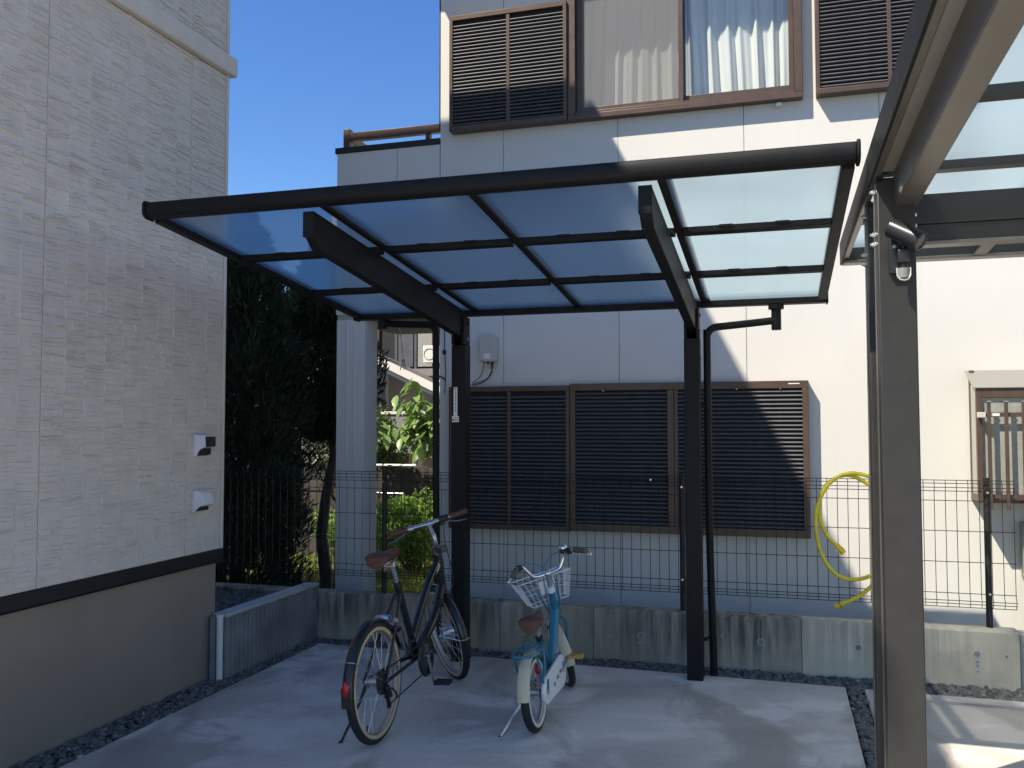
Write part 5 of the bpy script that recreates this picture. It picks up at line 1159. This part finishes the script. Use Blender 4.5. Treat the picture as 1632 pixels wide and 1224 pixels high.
# rear rack: blue loop with struts
rk = part(MB().tube(spline([(.040, .13, .405), (.058, .02, .402), (.060, -.10, .396), (.035, -.150, .394), (-.035, -.150, .394), (-.060, -.10, .396), (-.058, .02, .402), (-.040, .13, .405)], 6), .0075, 10), 'rear_rack', M_TEAL, b2, smooth=True)
part(MB().tube(spline([(.038, .10, .404), (.03, .0, .402), (.0, -.06, .40), (-.03, .0, .402), (-.038, .10, .404)], 6), .006, 8), 'rack_inner_loop', M_TEAL, rk, smooth=True)
for sx in (-1, 1):
    part(MB().tube([(sx * .058, -.10, .396), (sx * .060, -.03, .27), (sx * .056, 0, W2 + .01)], .006, 8), 'rack_strut', M_TEAL, rk, smooth=True)
# chain case with printed marks
def hull(c0, r0, c1, r1, n=16):
    d = (Vector(c1) - Vector(c0)); a = math.atan2(d.y, d.x); off = math.acos((r0 - r1) / d.length); out = []
    for i in range(n + 1): t = a + off + (2 * math.pi - 2 * off) * i / n; out.append((c0[0] + r0 * math.cos(t), c0[1] + r0 * math.sin(t)))
    for i in range(n + 1): t = a - off + (2 * off) * i / n; out.append((c1[0] + r1 * math.cos(t), c1[1] + r1 * math.sin(t)))
    return out
pl = hull((BB.y, BB.z), .082, (.02, W2), .062)
cc2 = part(MB().prism(pl, 'x', .046, .066), 'chain_case', M_WPAINT, b2, bevel=.006)
for (ya, za, k) in ((.365, .236, 4), (.300, .214, 4), (.232, .200, 4), (.168, .184, 3)):
    for i in range(k):
        y_ = ya - .024 + i * .0135; z_ = za + rnd.uniform(-.001, .001)
        part(MB().bar((.0667, y_ - .002, z_ - .010), (.0667, y_ + .002, z_ + .010), .0010, .0042, (0, 1, 0)), 'printed_mark', M_NAVY, cc2)
        if i % 2 == 0: part(MB().bar((.0667, y_, z_ + .007), (.0667, y_ + .008, z_ + .007), .0010, .0035, (0, 0, 1)), 'printed_mark', M_NAVY, cc2)
        else: part(MB().bar((.0667, y_, z_ - .007), (.0667, y_ + .007, z_ - .006), .0010, .0035, (0, 0, 1)), 'printed_mark', M_NAVY, cc2)
part(MB().cyl((.066, 0.01, W2), (.074, 0.01, W2), .012, 12), 'axle_nut', M_STEEL, b2, smooth=True)
part(MB().bar((.069, .01, W2 - .01), (.069, .035, W2 + .055), .004, .030, (0, 1, 0)), 'dropout_plate', M_TEAL, b2, bevel=.002)
crank(1, R_(35), .095, BB, b2, .066, M_STEEL, M_AMBER, .075, .05); crank(-1, R_(215), .095, BB, b2, .040, M_STEEL, M_AMBER, .075, .05)
# handlebar, grips, levers, bell
stop_ = HT + (HT - HB).normalized() * .115
part(MB(TS).cyl(HT, stop_, .0125, 14).ball(stop_, .020, .020, .018), 'stem', M_CHROME, b2, smooth=True)
def hb(sx): return [stop_ + Vector((sx * x, y, z)) for x, y, z in ((0, 0, 0), (.045, .004, .0), (.080, .004, .010), (.105, -.004, .045), (.122, -.015, .072), (.146, -.036, .080), (.166, -.062, .080), (.196, -.122, .070), (.206, -.145, .066))]
pts = spline(hb(-1)[::-1] + hb(1)[1:], 4); part(MB(TS).tube(pts, .0105, 12), 'handlebar', M_CHROME, b2, smooth=True)
for sx in (-1, 1):
    h_ = hb(sx)
    part(MB(TS).tube([h_[6], h_[6].lerp(h_[8], .08), h_[7], h_[8] + (h_[8] - h_[7]) * .35, h_[8] + (h_[8] - h_[7]) * .4], [.013, .0155, .0150, .0158, .012], 12), 'grip', M_OLIVE, b2, smooth=True)
    lv_ = part(MB(TS).cyl(h_[5] - Vector((.010 * sx, -.008, 0)), h_[5] + Vector((.010 * sx, -.008, 0)), .016, 14), 'brake_clamp', M_BIKEMAT, b2, smooth=True)
    part(MB(TS).tube([h_[5] + Vector((0, .030, -.006)), h_[5] + Vector((sx * .03, .022, -.020)), h_[5] + Vector((sx * .065, -.03, -.034)), h_[5] + Vector((sx * .09, -.085, -.042))], [.0065, .006, .0055, .007], 8), 'brake_lever', M_WPAINT, lv_, smooth=True)
bl = hb(1)[4] + Vector((.0, -.004, .022)); bo = part(MB(TS).cyl(bl - Vector((0, 0, .016)), bl + Vector((0, 0, .010)), .022, 18, .024), 'bell', M_BIKEMAT, b2, smooth=True)
part(MB(TS).ball(bl + Vector((0, 0, .012)), .025, .025, .020, 16, 10), 'bell_dome', M_CHROME, bo, smooth=True)
for sx, e_ in ((-1, .04), (1, -.02)):
    h_ = hb(sx)
    part(MB().tube(spline([TS @ (h_[5] + Vector((-sx * .01, .03, -.004))), TS @ (h_[3] + Vector((-sx * .02, .085, .035))), TS @ (stop_ + Vector((sx * .03 + e_, .12, .02))), TS @ (stop_ + Vector((e_, .10, -.10))), TS @ (HB + Vector((e_, .05, .0)))], 8), .0028, 7), 'cable', M_BLUEC, b2, smooth=True)
# wire basket
bk = None
top = [(-.155, .575), (.155, .575), (.165, .795), (-.165, .795)]; bot = [(-.105, .600), (.105, .600), (.112, .745), (-.112, .745)]; zt, zb_ = .665, .520
def lerp2(a, b_, t): return (a[0] + (b_[0] - a[0]) * t, a[1] + (b_[1] - a[1]) * t)
wires = MB(TS)
for ring, z, r in ((top, zt, .0036), (bot, zb_, .0028)):
    wires.tube([(x, y, z) for x, y in ring], r, 7, closed=True)
mid = [lerp2(t, q, .5) for t, q in zip(top, bot)]
wires.tube([(x, y, (zt + zb_) / 2) for x, y in mid], .0018, 6, closed=True)
for e in range(4):
    A1, A2, B1, B2 = top[e], top[(e + 1) % 4], bot[e], bot[(e + 1) % 4]; n_ = 9 if e % 2 == 0 else 6
    for i in range(n_): t = i / n_; p, q = lerp2(A1, A2, t), lerp2(B1, B2, t); wires.tube([(p[0], p[1], zt), (q[0], q[1], zb_)], .0017, 5)
for i in range(1, 7): t = i / 7; p, q = lerp2(bot[0], bot[1], t), lerp2(bot[3], bot[2], t); wires.tube([(p[0], p[1], zb_), (q[0], q[1], zb_)], .0017, 5)
bk = part(wires, 'basket', M_WPAINT, b2, smooth=True)
part(MB(TS).box(-.045, .045, .566, .571, .575, .65), 'basket_plate', M_WPAINT, bk, bevel=.004)
part(MB(TS).tube([(-.06, .59, .60), (-.045, .575, .52), (-.03, HB.y + .03, .47)], .005, 8).tube([(.06, .59, .60), (.045, .575, .52), (.03, HB.y + .03, .47)], .005, 8), 'basket_bracket', M_TEAL, bk, smooth=True)
ks = part(MB().tube([(-.058, .01, W2 + .01), (-.075, -.02, W2 - .06), (-.155, -.115, .012)], [.010, .0085, .007], 8), 'kickstand', M_STEEL, b2, smooth=True)
part(MB().ball((-.158, -.118, .010), .014, .012, .008), 'kickstand_foot', M_RUBBER, ks, smooth=True)
